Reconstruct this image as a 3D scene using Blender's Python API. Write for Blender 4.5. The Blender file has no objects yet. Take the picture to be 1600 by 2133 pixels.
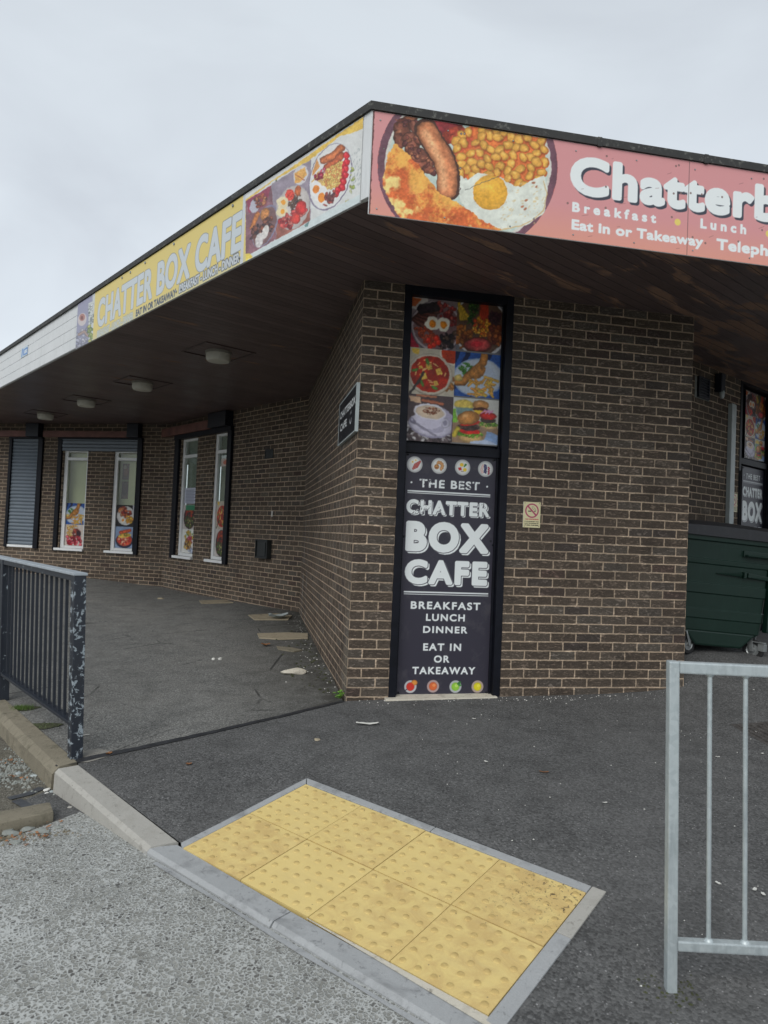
import bpy, bmesh, math, random
import numpy as np
from mathutils import Vector, Matrix
from mathutils.geometry import delaunay_2d_cdt
random.seed(7); RS = np.random.RandomState(11)
SC = bpy.context.scene
COL = SC.collection
rad = math.radians

# ------------------------------------------------------------------ camera
CZ = 1.56                                  # eye height above the road
PITCH, ROLL, FPX, CX, CY = rad(1.80), rad(2.433), 1470.0, 800.0, 1066.5
_r = np.array([1., 0, 0]); _f = np.array([0, math.cos(PITCH), math.sin(PITCH)]); _u = np.cross(_r, _f)
RR = math.cos(ROLL) * _r + math.sin(ROLL) * _u
UU = -math.sin(ROLL) * _r + math.cos(ROLL) * _u
FW = _f
cam_d = bpy.data.cameras.new('camera'); cam = bpy.data.objects.new('camera', cam_d); COL.objects.link(cam)
cam.matrix_world = Matrix(((RR[0], UU[0], -FW[0], 0), (RR[1], UU[1], -FW[1], 0), (RR[2], UU[2], -FW[2], CZ), (0, 0, 0, 1)))
cam_d.sensor_fit = 'VERTICAL'; cam_d.sensor_height = 36.0
cam_d.lens = 36.0 * FPX / 2133.0
cam_d.clip_start = 0.05; cam_d.clip_end = 1000
cam_d.dof.use_dof = True; cam_d.dof.focus_distance = 5.3; cam_d.dof.aperture_fstop = 4.5
SC.camera = cam

# ------------------------------------------------------------------ light
w = bpy.data.worlds.new('World'); SC.world = w; w.use_nodes = True
nt = w.node_tree; N = nt.nodes; L = nt.links
bg = N['Background']
sky = N.new('ShaderNodeTexSky'); sky.sky_type = 'NISHITA'; sky.sun_disc = False
SUN_EL, SUN_AZ = rad(43), rad(203)         # behind the viewer, a little to the left
sky.sun_elevation = SUN_EL; sky.sun_rotation = SUN_AZ
sky.dust_density = 4.0; sky.air_density = 1.0
tc = N.new('ShaderNodeTexCoord'); mp = N.new('ShaderNodeMapping'); mp.inputs['Scale'].default_value = (1.0, 1.0, 2.4)
nz = N.new('ShaderNodeTexNoise'); nz.inputs['Scale'].default_value = 2.1; nz.inputs['Detail'].default_value = 5; nz.inputs['Roughness'].default_value = .5
nz.inputs['Distortion'].default_value = .5
cr = N.new('ShaderNodeValToRGB')
cr.color_ramp.elements[0].position = .30; cr.color_ramp.elements[0].color = (.60, .645, .70, 1)
cr.color_ramp.elements[1].position = .62; cr.color_ramp.elements[1].color = (.725, .785, .84, 1)
L.new(tc.outputs['Generated'], mp.inputs[0]); L.new(mp.outputs[0], nz.inputs['Vector']); L.new(nz.outputs['Fac'], cr.inputs[0])
# brighter overcast towards the horizon
sx = N.new('ShaderNodeSeparateXYZ'); L.new(tc.outputs['Generated'], sx.inputs[0])
mr = N.new('ShaderNodeMapRange'); mr.inputs['From Min'].default_value = 0.0; mr.inputs['From Max'].default_value = .75
mr.inputs['To Min'].default_value = 1.06; mr.inputs['To Max'].default_value = .80
L.new(sx.outputs['Z'], mr.inputs['Value'])
mu = N.new('ShaderNodeVectorMath'); mu.operation = 'SCALE'; L.new(cr.outputs[0], mu.inputs[0]); L.new(mr.outputs[0], mu.inputs['Scale'])
sk = N.new('ShaderNodeVectorMath'); sk.operation = 'SCALE'; sk.inputs['Scale'].default_value = .012; L.new(sky.outputs[0], sk.inputs[0])
ad = N.new('ShaderNodeVectorMath'); ad.operation = 'ADD'; L.new(mu.outputs[0], ad.inputs[0]); L.new(sk.outputs[0], ad.inputs[1])
L.new(ad.outputs[0], bg.inputs['Color']); bg.inputs['Strength'].default_value = 1.0
sd = bpy.data.lights.new('sun', 'SUN'); sd.energy = 1.4; sd.angle = rad(40); sd.color = (1.0, .965, .92)
sun = bpy.data.objects.new('sun', sd); COL.objects.link(sun)
# light travels from the sun towards the scene
_sd = Vector((math.sin(SUN_AZ) * math.cos(SUN_EL), math.cos(SUN_AZ) * math.cos(SUN_EL), math.sin(SUN_EL)))
sun.rotation_euler = _sd.to_track_quat('Z', 'Y').to_euler()
SC.view_settings.view_transform = 'Standard'; SC.view_settings.look = 'None'
SC.view_settings.exposure = 0.12; SC.view_settings.gamma = 1.0

# ------------------------------------------------------------------ helpers: objects
def tag(o, label=None, cat=None, group=None, kind=None):
    if label: o['label'] = label
    if cat: o['category'] = cat
    if group: o['group'] = group
    if kind: o['kind'] = kind
    return o
def empty(name, loc=(0, 0, 0), rz=0, label=None, cat=None, group=None):
    o = bpy.data.objects.new(name, None); COL.objects.link(o); o.location = loc; o.rotation_euler = (0, 0, rz)
    o.empty_display_size = .2
    return tag(o, label, cat, group)
def link(name, me, mat=None, parent=None):
    o = bpy.data.objects.new(name, me); COL.objects.link(o)
    if mat: me.materials.append(mat)
    if parent:                                  # parts are written in world coordinates
        o.parent = parent
        o.matrix_parent_inverse = (Matrix.Translation(parent.location) @ parent.rotation_euler.to_matrix().to_4x4()).inverted()
    return o
class MB:
    """collects vertices and faces of one mesh"""
    def __init__(s): s.v = []; s.f = []; s.uv = []
    def face(s, pts, uv=None):
        i = len(s.v); s.v += [tuple(p) for p in pts]; s.f.append(list(range(i, i + len(pts)))); s.uv.append(uv)
    def hexa(s, c):                              # 8 corners: bottom 4 (ccw), top 4
        i = len(s.v); s.v += [tuple(p) for p in c]
        for q in ((3, 2, 1, 0), (4, 5, 6, 7), (0, 1, 5, 4), (1, 2, 6, 5), (2, 3, 7, 6), (3, 0, 4, 7)):
            s.f.append([i + k for k in q]); s.uv.append(None)
    def box(s, x0, x1, y0, y1, z0, z1):
        s.hexa([(x0, y0, z0), (x1, y0, z0), (x1, y1, z0), (x0, y1, z0), (x0, y0, z1), (x1, y0, z1), (x1, y1, z1), (x0, y1, z1)])
    def tube(s, p, q, r, n=10, r2=None, caps=True):
        p = Vector(p); q = Vector(q); d = (q - p).normalized(); a = d.orthogonal().normalized(); b = d.cross(a)
        r2 = r if r2 is None else r2; i = len(s.v)
        for (c, rr_) in ((p, r), (q, r2)):
            for k in range(n):
                t = 2 * math.pi * k / n; s.v.append(tuple(c + (a * math.cos(t) + b * math.sin(t)) * rr_))
        for k in range(n): s.f.append([i + k, i + (k + 1) % n, i + n + (k + 1) % n, i + n + k]); s.uv.append(None)
        if caps: s.f.append([i + k for k in range(n)][::-1]); s.f.append([i + n + k for k in range(n)]); s.uv += [None, None]
    def lathe(s, c, prof, n=28, axis='z'):
        i = len(s.v); m = len(prof)
        for k in range(n):
            t = 2 * math.pi * k / n
            for (r, h) in prof:
                if axis == 'z': s.v.append((c[0] + r * math.cos(t), c[1] + r * math.sin(t), c[2] + h))
                elif axis == 'x': s.v.append((c[0] + h, c[1] + r * math.cos(t), c[2] + r * math.sin(t)))
                else: s.v.append((c[0] + r * math.cos(t), c[1] + h, c[2] + r * math.sin(t)))
        for k in range(n):
            for j in range(m - 1):
                a = i + k * m + j; b = i + ((k + 1) % n) * m + j
                s.f.append([a, b, b + 1, a + 1]); s.uv.append(None)
    def mesh(s, name, bevel=0, smooth=False):
        me = bpy.data.meshes.new(name); me.from_pydata(s.v, [], s.f)
        if any(u for u in s.uv):
            l = me.uv_layers.new(name='UVMap'); k = 0
            for fi, f in enumerate(s.f):
                for j in range(len(f)):
                    if s.uv[fi]: l.data[k].uv = s.uv[fi][j]
                    k += 1
        bm = bmesh.new(); bm.from_mesh(me)
        if bevel or smooth or not any(u for u in s.uv):
            bmesh.ops.remove_doubles(bm, verts=bm.verts, dist=1e-5)
            bmesh.ops.recalc_face_normals(bm, faces=bm.faces)
        if bevel:
            es = [e for e in bm.edges if len(e.link_faces) == 2 and e.calc_face_angle(0) > .5]
            bmesh.ops.bevel(bm, geom=es, offset=bevel, segments=2, affect='EDGES', profile=.6)
        bm.to_mesh(me); bm.free()
        if smooth:
            for p in me.polygons: p.use_smooth = True
            me.set_sharp_from_angle(angle=rad(40))
        return me
    def build(s, name, mat, parent=None, bevel=0, smooth=False): return link(name, s.mesh(name, bevel, smooth), mat, parent)

# ------------------------------------------------------------------ helpers: places
def ray(x, y): return (x - CX) / FPX * RR - (y - CY) / FPX * UU + FW
class Plane:
    """a vertical plane: origin (x,y), heading in degrees, outward normal turned towards the street; (u, z, w)"""
    def __init__(s, x, y, ang, flip=1):
        s.o = np.array([x, y, 0.]); a = rad(ang); s.d = np.array([math.cos(a), math.sin(a), 0.])
        s.n = np.array([math.sin(a), -math.cos(a), 0.]) * flip; s.ang = ang; s.flip = flip
    def P(s, u, z, w=0.0): q = s.o + s.d * u + s.n * w; return (q[0], q[1], z)
    def uv(s, px, py, w=0.0):
        d = ray(px, py); o = s.o + s.n * w; t = (s.n @ o) / (s.n @ d); p = d * t
        return float((p - s.o) @ s.d), float(p[2] + CZ)
    def box(s, mb, u0, u1, z0, z1, w0, w1):
        mb.hexa([s.P(u0, z0, w1), s.P(u1, z0, w1), s.P(u1, z0, w0), s.P(u0, z0, w0), s.P(u0, z1, w1), s.P(u1, z1, w1), s.P(u1, z1, w0), s.P(u0, z1, w0)])
def soffit_pt(px, py, z): d = ray(px, py); t = (z - CZ) / d[2]; return d * t

# ground height from surveyed points (x, y, z relative to the eye), thin plate spline
GC = np.array([(-.236, 5.574, -1.321), (1.026, 5.82, -1.291), (2.65, 6.14, -1.213), (-.477, 6.8, -1.301), (-.677, 7.83, -1.287), (-.93, 9.12, -1.259),
    (-1.38, 10.67, -1.211), (-2.645, 12.12, -1.241), (-3.95, 13.6, -1.252), (-4.44, 14.14, -1.238), (-5.84, 14.5, -1.168), (-9, 15.3, -1.13), (-14, 17, -1.1),
    (-.858, 3.29, -1.485), (.403, 2.31, -1.528), (.901, 2.935, -1.434), (-.363, 3.91, -1.392), (-1.717, 4.173, -1.440), (-1.8, 4.3, -1.435),
    (-2.13, 4.66, -1.44), (-2.91, 5.59, -1.44), (-5.5, 8.6, -1.43), (-9.5, 13, -1.40), (1.03, 2.44, -1.505), (2.1, .95, -1.53), (3.6, 3.0, -1.42),
    (3.0, 6.62, -.985), (3.7, 6.7, -1.0), (2.62, 6.5, -1.10), (5.0, 6.5, -1.15), (4.2, 8.3, -1.0), (8, 5, -1.4), (8, 9, -1.15), (5, -1.4, -1.55), (9, 0, -1.5)])
def tps(c):
    xy = c[:, :2]; n = len(c)
    d = np.linalg.norm(xy[:, None] - xy[None], axis=2); K = np.where(d > 0, d * d * np.log(d + 1e-12), 0) + np.eye(n) * .02
    P = np.c_[np.ones(n), xy]; A = np.zeros((n + 3, n + 3)); A[:n, :n] = K; A[:n, n:] = P; A[n:, :n] = P.T
    s = np.linalg.solve(A, np.r_[c[:, 2], 0, 0, 0])
    def h(x, y):
        r = np.hypot(x - xy[:, 0], y - xy[:, 1]); return float((s[:n] * np.where(r > 0, r * r * np.log(r + 1e-12), 0)).sum() + s[n] + s[n + 1] * x + s[n + 2] * y) + CZ
    return h
H = tps(GC)
# the road falls away from the kerb
RC = np.array([(-1.84, 4.14, -1.56), (-2.66, 5.06, -1.56), (-5.6, 8.4, -1.56), (-9.7, 12.9, -1.555), (-1.03, 3.28, -1.512), (-.33, 2.72, -1.532), (.125, 2.28, -1.548),
    (1.9, .85, -1.56), (-1.4, 3.7, -1.535), (-3, 3, -1.57), (-1.2, 1.5, -1.56), (0, 0, -1.57), (4.8, -1.6, -1.58), (-6, 5, -1.58), (-8, 0, -1.6), (0, -6, -1.6), (8, -8, -1.6), (-12, 9, -1.6)])
HR = tps(RC)
def G(px, py, hf=None):                     # point of the pavement seen at a photo position
    hf = hf or H; d = ray(px, py); z = -1.4
    for _ in range(30):
        p = d * (z / d[2]); z = z * .4 + (hf(p[0], p[1]) - CZ) * .6
    return (float(p[0]), float(p[1]), hf(p[0], p[1]))
def sheet(name, poly, hf, mat, dz=0.0, step=.25, kind='structure', parent=None, thick=0):
    """a sheet with a polygonal outline draped over the height function"""
    pts = [Vector(p[:2]) for p in poly]; n = len(pts); out = []
    for i in range(n):
        a, b = pts[i], pts[(i + 1) % n]; m = max(1, int((b - a).length / (step * 1.5)))
        for k in range(m): out.append(a.lerp(b, k / m))
    x0 = min(p.x for p in pts); x1 = max(p.x for p in pts); y0 = min(p.y for p in pts); y1 = max(p.y for p in pts)
    def inside(x, y):
        c = False
        for i in range(n):
            a, b = pts[i], pts[(i + 1) % n]
            if (a.y > y) != (b.y > y) and x < (b.x - a.x) * (y - a.y) / (b.y - a.y) + a.x: c = not c
        return c
    nb = len(out); x = x0 + step / 2
    while x < x1:
        y = y0 + step / 2
        while y < y1:
            if inside(x, y): out.append(Vector((x, y)))
            y += step
        x += step
    v, e, f, *_ = delaunay_2d_cdt(out, [(i, (i + 1) % nb) for i in range(nb)], [list(range(nb))], 1, 1e-5)
    me = bpy.data.meshes.new(name); vv = [(p.x, p.y, hf(p.x, p.y) + dz) for p in v]
    me.from_pydata(vv, [], [list(q) for q in f])
    bm = bmesh.new(); bm.from_mesh(me)
    for fc in bm.faces:
        if fc.normal.z < 0: fc.normal_flip()
    if thick:
        r = bmesh.ops.extrude_face_region(bm, geom=list(bm.faces))
        for q in r['geom']:
            if isinstance(q, bmesh.types.BMVert): q.co.z += thick
        bmesh.ops.recalc_face_normals(bm, faces=bm.faces)
    bm.to_mesh(me); bm.free()
    o = link(name, me, mat, parent)
    if kind: o['kind'] = kind
    return o

# ------------------------------------------------------------------ helpers: materials
def lin(c):
    c = np.asarray(c, float) / 255.0
    return np.where(c <= .04045, c / 12.92, ((c + .055) / 1.055) ** 2.4)
class M:
    def __init__(s, name, rough=.8, spec=.5, metal=0):
        s.m = bpy.data.materials.new(name); s.m.use_nodes = True; s.t = s.m.node_tree; s.b = s.t.nodes['Principled BSDF']
        s.b.inputs['Roughness'].default_value = rough; s.b.inputs['Metallic'].default_value = metal
        s.b.inputs['Specular IOR Level'].default_value = spec; s.bh = None
    def n(s, typ, **kw):
        x = s.t.nodes.new('ShaderNode' + typ)
        for k, v in kw.items():
            if k.startswith('i_'): x.inputs[k[2:].replace('_', ' ')].default_value = v
            else: setattr(x, k, v)
        return x
    def l(s, a, b): s.t.links.new(a, b)
    def obj(s, scale=(1, 1, 1), rz=0):
        c = s.n('TexCoord'); m = s.n('Mapping'); m.inputs['Scale'].default_value = scale; m.inputs['Rotation'].default_value = (0, 0, rz)
        s.l(c.outputs['Object'], m.inputs[0]); return m.outputs[0]
    def uvc(s, scale=(1, 1, 1), loc=(0, 0, 0)):
        c = s.n('UVMap'); m = s.n('Mapping'); m.inputs['Scale'].default_value = scale; m.inputs['Location'].default_value = loc
        s.l(c.outputs[0], m.inputs[0]); return m.outputs[0]
    def noise(s, vec, scale, detail=4, rough=.55, dist=0):
        x = s.n('TexNoise'); x.inputs['Scale'].default_value = scale; x.inputs['Detail'].default_value = detail
        x.inputs['Roughness'].default_value = rough; x.inputs['Distortion'].default_value = dist
        s.l(vec, x.inputs['Vector']); return x.outputs['Fac']
    def vor(s, vec, scale, feature='F1', out='Distance', rnd=1.0):
        x = s.n('TexVoronoi'); x.feature = feature; x.inputs['Scale'].default_value = scale; x.inputs['Randomness'].default_value = rnd
        s.l(vec, x.inputs['Vector']); return x.outputs[out]
    def ramp(s, fac, stops, interp='LINEAR'):
        x = s.n('ValToRGB'); e = x.color_ramp; e.interpolation = interp
        while len(e.elements) < len(stops): e.elements.new(.5)
        for el, (p, c) in zip(e.elements, stops):
            el.position = p; el.color = (c, c, c, 1) if isinstance(c, (int, float)) else (*c, 1)
        s.l(fac, x.inputs[0]); return x.outputs[0]
    def mix(s, fac, a, b, mode='MIX'):
        x = s.n('Mix', data_type='RGBA', blend_type=mode)
        for sock, v in ((x.inputs[0], fac), (x.inputs[6], a), (x.inputs[7], b)):
            if hasattr(v, 'default_value') or hasattr(v, 'is_linked'): s.l(v, sock)
            elif isinstance(v, (int, float)): sock.default_value = v if sock == x.inputs[0] else (v, v, v, 1)
            else: sock.default_value = (*v, 1)
        return x.outputs[2]
    def math(s, op, a, b=0, clamp=False):
        x = s.n('Math', operation=op); x.use_clamp = clamp
        for sock, v in ((x.inputs[0], a), (x.inputs[1], b)):
            if isinstance(v, (int, float)): sock.default_value = v
            else: s.l(v, sock)
        return x.outputs[0]
    def col(s, v):
        if isinstance(v, tuple): s.b.inputs['Base Color'].default_value = (*v, 1)
        else: s.l(v, s.b.inputs['Base Color'])
        return s
    def rough(s, v): s.l(v, s.b.inputs['Roughness']); return s
    def bump(s, h, strength=.3, dist=.005):
        x = s.n('Bump'); x.inputs['Strength'].default_value = strength; x.inputs['Distance'].default_value = dist
        s.l(h, x.inputs['Height'])
        if s.bh: s.l(s.bh, x.inputs['Normal'])
        s.bh = x.outputs[0]; s.l(s.bh, s.b.inputs['Normal']); return s
MAT = {}
def simple(name, c, rough=.6, metal=0, var=.15, scale=6, bump=0, spec=.5):
    m = M(name, rough, spec, metal); v = m.obj(); n = m.noise(v, scale, 6, .6)
    c = np.array(c); m.col(m.ramp(n, [(.3, tuple(c * (1 - var))), (.7, tuple(np.minimum(c * (1 + var), 1)))]))
    if bump: m.bump(m.noise(v, scale * 12, 4), bump, .003)
    return m.m

STREAK = ((23.30, .030), (23.86, .018))
def brick_mat(name, streaks=False):
    m = M(name, .88, .25); uv = m.uvc()
    # irregular joints
    w1 = m.n('TexNoise'); w1.inputs['Scale'].default_value = 14; w1.inputs['Detail'].default_value = 3; m.l(uv, w1.inputs['Vector'])
    sub = m.n('VectorMath', operation='SUBTRACT'); sub.inputs[1].default_value = (.5, .5, .5); m.l(w1.outputs['Color'], sub.inputs[0])
    sc = m.n('VectorMath', operation='SCALE'); sc.inputs['Scale'].default_value = .009; m.l(sub.outputs[0], sc.inputs[0])
    add = m.n('VectorMath', operation='ADD'); m.l(uv, add.inputs[0]); m.l(sc.outputs[0], add.inputs[1])
    b = m.n('TexBrick'); b.offset = .5; b.offset_frequency = 2; b.squash = 1
    for k, v in (('Scale', 1.0), ('Mortar Size', .0060), ('Mortar Smooth', .25), ('Bias', 0.0), ('Brick Width', .2262), ('Row Height', .0753)): b.inputs[k].default_value = v
    b.inputs['Color1'].default_value = (0, 0, 0, 1); b.inputs['Color2'].default_value = (1, 1, 1, 1); b.inputs['Mortar'].default_value = (.5, .5, .5, 1)
    m.l(add.outputs[0], b.inputs['Vector'])
    tint = m.ramp(b.outputs['Color'], [(0, (.165, .120, .086)), (.35, (.212, .158, .116)), (.68, (.242, .185, .137)), (.86, (.245, .208, .170)), (.95, (.120, .092, .080)), (1, (.180, .112, .088))])
    # rusticated face: wavy horizontal creases
    st = m.n('Mapping'); st.inputs['Scale'].default_value = (1.0, 3.0, 1); m.l(uv, st.inputs[0])
    cz = m.noise(st.outputs[0], 15, 4, .66, 1.6)
    crease = m.ramp(cz, [(.34, 1), (.43, 1), (.475, 0), (.52, 1), (.56, .15), (.62, 1)])
    fine = m.noise(uv, 170, 3, .6)
    c1 = m.mix(m.math('MULTIPLY', m.math('SUBTRACT', 1, crease), .74), tint, (.020, .017, .015))
    c1 = m.mix(m.ramp(fine, [(.35, 0), (.75, .5)]), c1, (.19, .17, .148))
    big = m.noise(uv, 1.3, 5, .6)
    c1 = m.mix(m.ramp(big, [(.3, 0), (.75, .35)]), c1, (.055, .047, .042))
    mort = m.mix(m.noise(uv, 9, 4, .6), (.64, .485, .34), (.82, .655, .485))
    mort = m.mix(m.ramp(m.noise(uv, 60, 4, .6), [(.48, 0), (.70, .5)]), mort, (.34, .26, .20))
    mort = m.mix(m.ramp(m.noise(uv, 1.7, 5, .65), [(.42, 0), (.66, .55)]), mort, (.24, .19, .145))
    c = m.mix(b.outputs['Fac'], c1, mort)
    c = m.mix(m.ramp(m.noise(uv, 3.1, 6, .7, .4), [(.52, 0), (.72, .5)]), c, (.050, .042, .036))
    # white lime spots and splashes
    sp = m.vor(uv, 9, rnd=1.0); c = m.mix(m.ramp(sp, [(.010, .8), (.026, 0)]), c, (.62, .60, .56))
    if streaks:
        s2 = m.n('Mapping'); s2.inputs['Scale'].default_value = (9, .28, 1); m.l(uv, s2.inputs[0])
        k = m.noise(s2.outputs[0], 2.2, 4, .6); c = m.mix(m.ramp(k, [(.60, 0), (.78, .45)]), c, (.33, .31, .29))
        c = m.mix(m.ramp(m.noise(uv, 45, 4, .7), [(.56, 0), (.70, .30)]), c, (.23, .20, .165))
        sp_ = m.n('SeparateXYZ'); m.l(uv, sp_.inputs[0]); X_, Y_ = sp_.outputs['X'], sp_.outputs['Y']
        near = m.math('MULTIPLY', m.ramp(m.math('SUBTRACT', X_, 27.0), [(.50, 0), (.74, 1)]), m.ramp(m.math('MULTIPLY', m.math('SUBTRACT', Y_, 11.7), .5), [(.25, 1), (.60, 0)]))
        c = m.mix(m.math('MULTIPLY', near, m.ramp(m.noise(uv, 38, 5, .7), [(.42, 0), (.58, .75)])), c, (.33, .305, .25))
        for sx_, sw_ in STREAK:
            d_ = m.math('ABSOLUTE', m.math('SUBTRACT', X_, sx_)); ln = m.ramp(m.math('DIVIDE', d_, sw_ * 4), [(.10, 1), (.32, 0)])
            c = m.mix(m.math('MULTIPLY', m.math('MULTIPLY', ln, m.ramp(m.math('MULTIPLY', m.math('SUBTRACT', Y_, 11.7), .5), [(.35, .85), (.95, .1)])), m.ramp(m.noise(uv, 5, 4, .7), [(.38, 0), (.55, 1)])), c, (.55, .54, .52))
    m.col(c)
    m.bump(b.outputs['Fac'], -.55, .006); m.bump(crease, .8, .008); m.bump(fine, .4, .0025)
    return m.m
MAT['brick'] = brick_mat('brick_wall'); MAT['brick_side'] = brick_mat('brick_wall_streaked', True)

def asphalt(name, lo, hi, speck, sp_amt, patch, patch_amt, warm=0, bump=.5, dirt=False):
    m = M(name, .9, .3); v = m.obj(); v2 = m.obj((1, 1, 1))
    n1 = m.noise(v, 150, 4, .7)
    vo = m.vor(v, 95, 'F1', 'Distance'); vc = m.vor(v, 95, 'F1', 'Color')
    rr_ = m.n('SeparateColor'); m.l(vc, rr_.inputs[0])
    g1 = m.math('ADD', m.math('MULTIPLY', rr_.outputs[2], .55), m.math('MULTIPLY', n1, .45)); c = m.ramp(g1, [(.22, lo), (.78, hi)])
    pick = m.ramp(rr_.outputs[0], [(1 - sp_amt - .02, 0), (1 - sp_amt, 1)])
    c = m.mix(m.math('MULTIPLY', pick, m.ramp(vo, [(.25, 1), (.42, 0)])), c, speck)
    dark = m.ramp(rr_.outputs[1], [(.0, .55), (.25, .0)]); c = m.mix(m.math('MULTIPLY', dark, m.ramp(vo, [(.2, 1), (.6, .2)])), c, (.012, .012, .012))
    big = m.noise(v, 1.1, 6, .62, .3); c = m.mix(m.ramp(big, [(.40, 0), (.72, patch_amt)]), c, patch)
    big2 = m.noise(v, 4.3, 5, .6); c = m.mix(m.ramp(big2, [(.3, .38), (.55, 0)]), c, tuple(np.array(lo) * .6))
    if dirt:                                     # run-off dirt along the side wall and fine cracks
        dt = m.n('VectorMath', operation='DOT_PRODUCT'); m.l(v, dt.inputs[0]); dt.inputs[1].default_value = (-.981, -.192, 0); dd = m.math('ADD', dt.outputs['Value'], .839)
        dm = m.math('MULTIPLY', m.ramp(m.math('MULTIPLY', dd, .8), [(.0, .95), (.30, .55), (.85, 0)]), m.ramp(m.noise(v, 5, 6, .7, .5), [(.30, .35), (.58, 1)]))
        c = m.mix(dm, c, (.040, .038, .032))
        ce = m.vor(m.mix(.06, v, m.n('TexNoise').outputs['Color']) if False else v, .9, 'DISTANCE_TO_EDGE'); ck = m.math('MULTIPLY', m.ramp(ce, [(.004, 1), (.011, 0)]), m.ramp(m.noise(v, 1.4, 4, .6), [(.50, 0), (.60, .8)])); c = m.mix(ck, c, (.02, .02, .02))
    # trodden chewing gum and pale splashes
    g = m.vor(v, 2.6); c = m.mix(m.ramp(g, [(.012, .7), (.03, 0)]), c, tuple(np.array(hi) * 1.6 + .03))
    m.col(c); m.bump(m.math('ADD', m.math('MULTIPLY', vo, -1.0), n1), bump, .006); m.rough(m.ramp(big, [(.3, .82), (.7, .95)]))
    return m.m
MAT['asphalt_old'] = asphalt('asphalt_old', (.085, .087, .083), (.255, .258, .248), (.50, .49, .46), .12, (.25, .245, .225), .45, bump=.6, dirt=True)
MAT['asphalt_new'] = asphalt('asphalt_new', (.060, .061, .061), (.155, .157, .156), (.33, .33, .33), .035, (.155, .155, .153), .4, bump=.7)
MAT['asphalt_gutter'] = asphalt('asphalt_gutter', (.065, .062, .052), (.19, .18, .15), (.36, .35, .31), .14, (.15, .135, .10), .6, bump=.7)

def agg_concrete():
    m = M('aggregate_concrete', .9, .25); v = m.obj()
    wn = m.n('TexNoise'); wn.inputs['Scale'].default_value = 70; wn.inputs['Detail'].default_value = 3; m.l(v, wn.inputs['Vector'])
    su = m.n('VectorMath', operation='SUBTRACT'); su.inputs[1].default_value = (.5, .5, .5); m.l(wn.outputs['Color'], su.inputs[0])
    sc = m.n('VectorMath', operation='SCALE'); sc.inputs['Scale'].default_value = .018; m.l(su.outputs[0], sc.inputs[0])
    av = m.n('VectorMath', operation='ADD'); m.l(v, av.inputs[0]); m.l(sc.outputs[0], av.inputs[1]); w = av.outputs[0]
    ed = m.vor(w, 60, 'DISTANCE_TO_EDGE'); cc = m.vor(w, 60, 'F1', 'Color'); s = m.n('SeparateColor'); m.l(cc, s.inputs[0])
    stone = m.ramp(s.outputs[0], [(0, (.19, .193, .175)), (.5, (.26, .265, .245)), (.80, (.34, .345, .32)), (.87, (.14, .14, .13)), (1, (.065, .065, .062))])
    patch = m.noise(v, 3.2, 6, .68); paste = m.mix(m.noise(v, 120, 4, .7), (.40, .42, .41), (.60, .62, .605))
    wd = m.math('ADD', m.ramp(patch, [(.30, .04), (.55, .09), (.78, .20)]), m.math('MULTIPLY', s.outputs[1], .10))
    fac = m.ramp(m.math('ADD', m.math('MULTIPLY', m.math('SUBTRACT', wd, ed), 7), .5, True), [(.1, 0), (.9, 1)])
    c = m.mix(fac, stone, paste); c = m.mix(m.ramp(m.noise(v, .9, 6, .6), [(.35, .18), (.7, 0)]), c, (.24, .235, .20))
    c = m.mix(m.ramp(m.noise(v, 210, 3, .75), [(.35, .45), (.55, 0)]), c, (.19, .19, .18))
    c = m.mix(m.ramp(m.noise(v, 11, 5, .7), [(.50, 0), (.75, .35)]), c, (.44, .46, .45))
    m.col(c); m.bump(fac, .8, .006); m.bump(m.noise(v, 260, 3, .7), .35, .003)
    return m.m
MAT['agg'] = agg_concrete()

def concrete(name, a, b, stain=(.12, .11, .09), st=.3, bump=.3):
    m = M(name, .88, .3); v = m.obj(); c = m.mix(m.noise(v, 3.5, 8, .7), a, b)
    c = m.mix(m.ramp(m.noise(v, 240, 3, .7), [(.4, 0), (.8, .35)]), c, tuple(np.array(b) * 1.3))
    c = m.mix(m.ramp(m.noise(v, 7, 6, .65, .4), [(.52, 0), (.75, st)]), c, stain)
    c = m.mix(m.ramp(m.noise(v, 26, 6, .75, .5), [(.57, 0), (.66, .55)]), c, tuple(np.array(stain) * .7)); c = m.mix(m.ramp(m.vor(v, 13), [(.03, .6), (.07, 0)]), c, (.10, .095, .085))
    m.col(c); m.bump(m.noise(v, 180, 4, .7), bump, .004); m.bump(m.noise(v, 34, 4, .7), bump * .8, .006); return m.m
MAT['kerb_new'] = concrete('kerb_concrete', (.31, .305, .28), (.43, .42, .385), (.24, .23, .20), .5)
MAT['kerb_old'] = concrete('kerb_weathered', (.105, .095, .068), (.30, .27, .205), (.055, .055, .035), .85, .6)
MAT['kerb_grey'] = concrete('kerb_grey', (.26, .272, .278), (.40, .415, .42), (.15, .155, .16), .75)
MAT['cream_slab'] = concrete('cream_slab', (.26, .22, .155), (.42, .37, .27), (.10, .08, .05), .7)
MAT['cream'] = concrete('cream_paint', (.42, .40, .33), (.66, .62, .53), (.15, .13, .1), .5)
MAT['rubble'] = concrete('rubble', (.15, .17, .16), (.34, .355, .33), (.16, .14, .1), .4, .6)
MAT['postmix'] = concrete('post_concrete', (.16, .155, .14), (.34, .33, .30), (.08, .08, .07), .9, .8)

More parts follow.
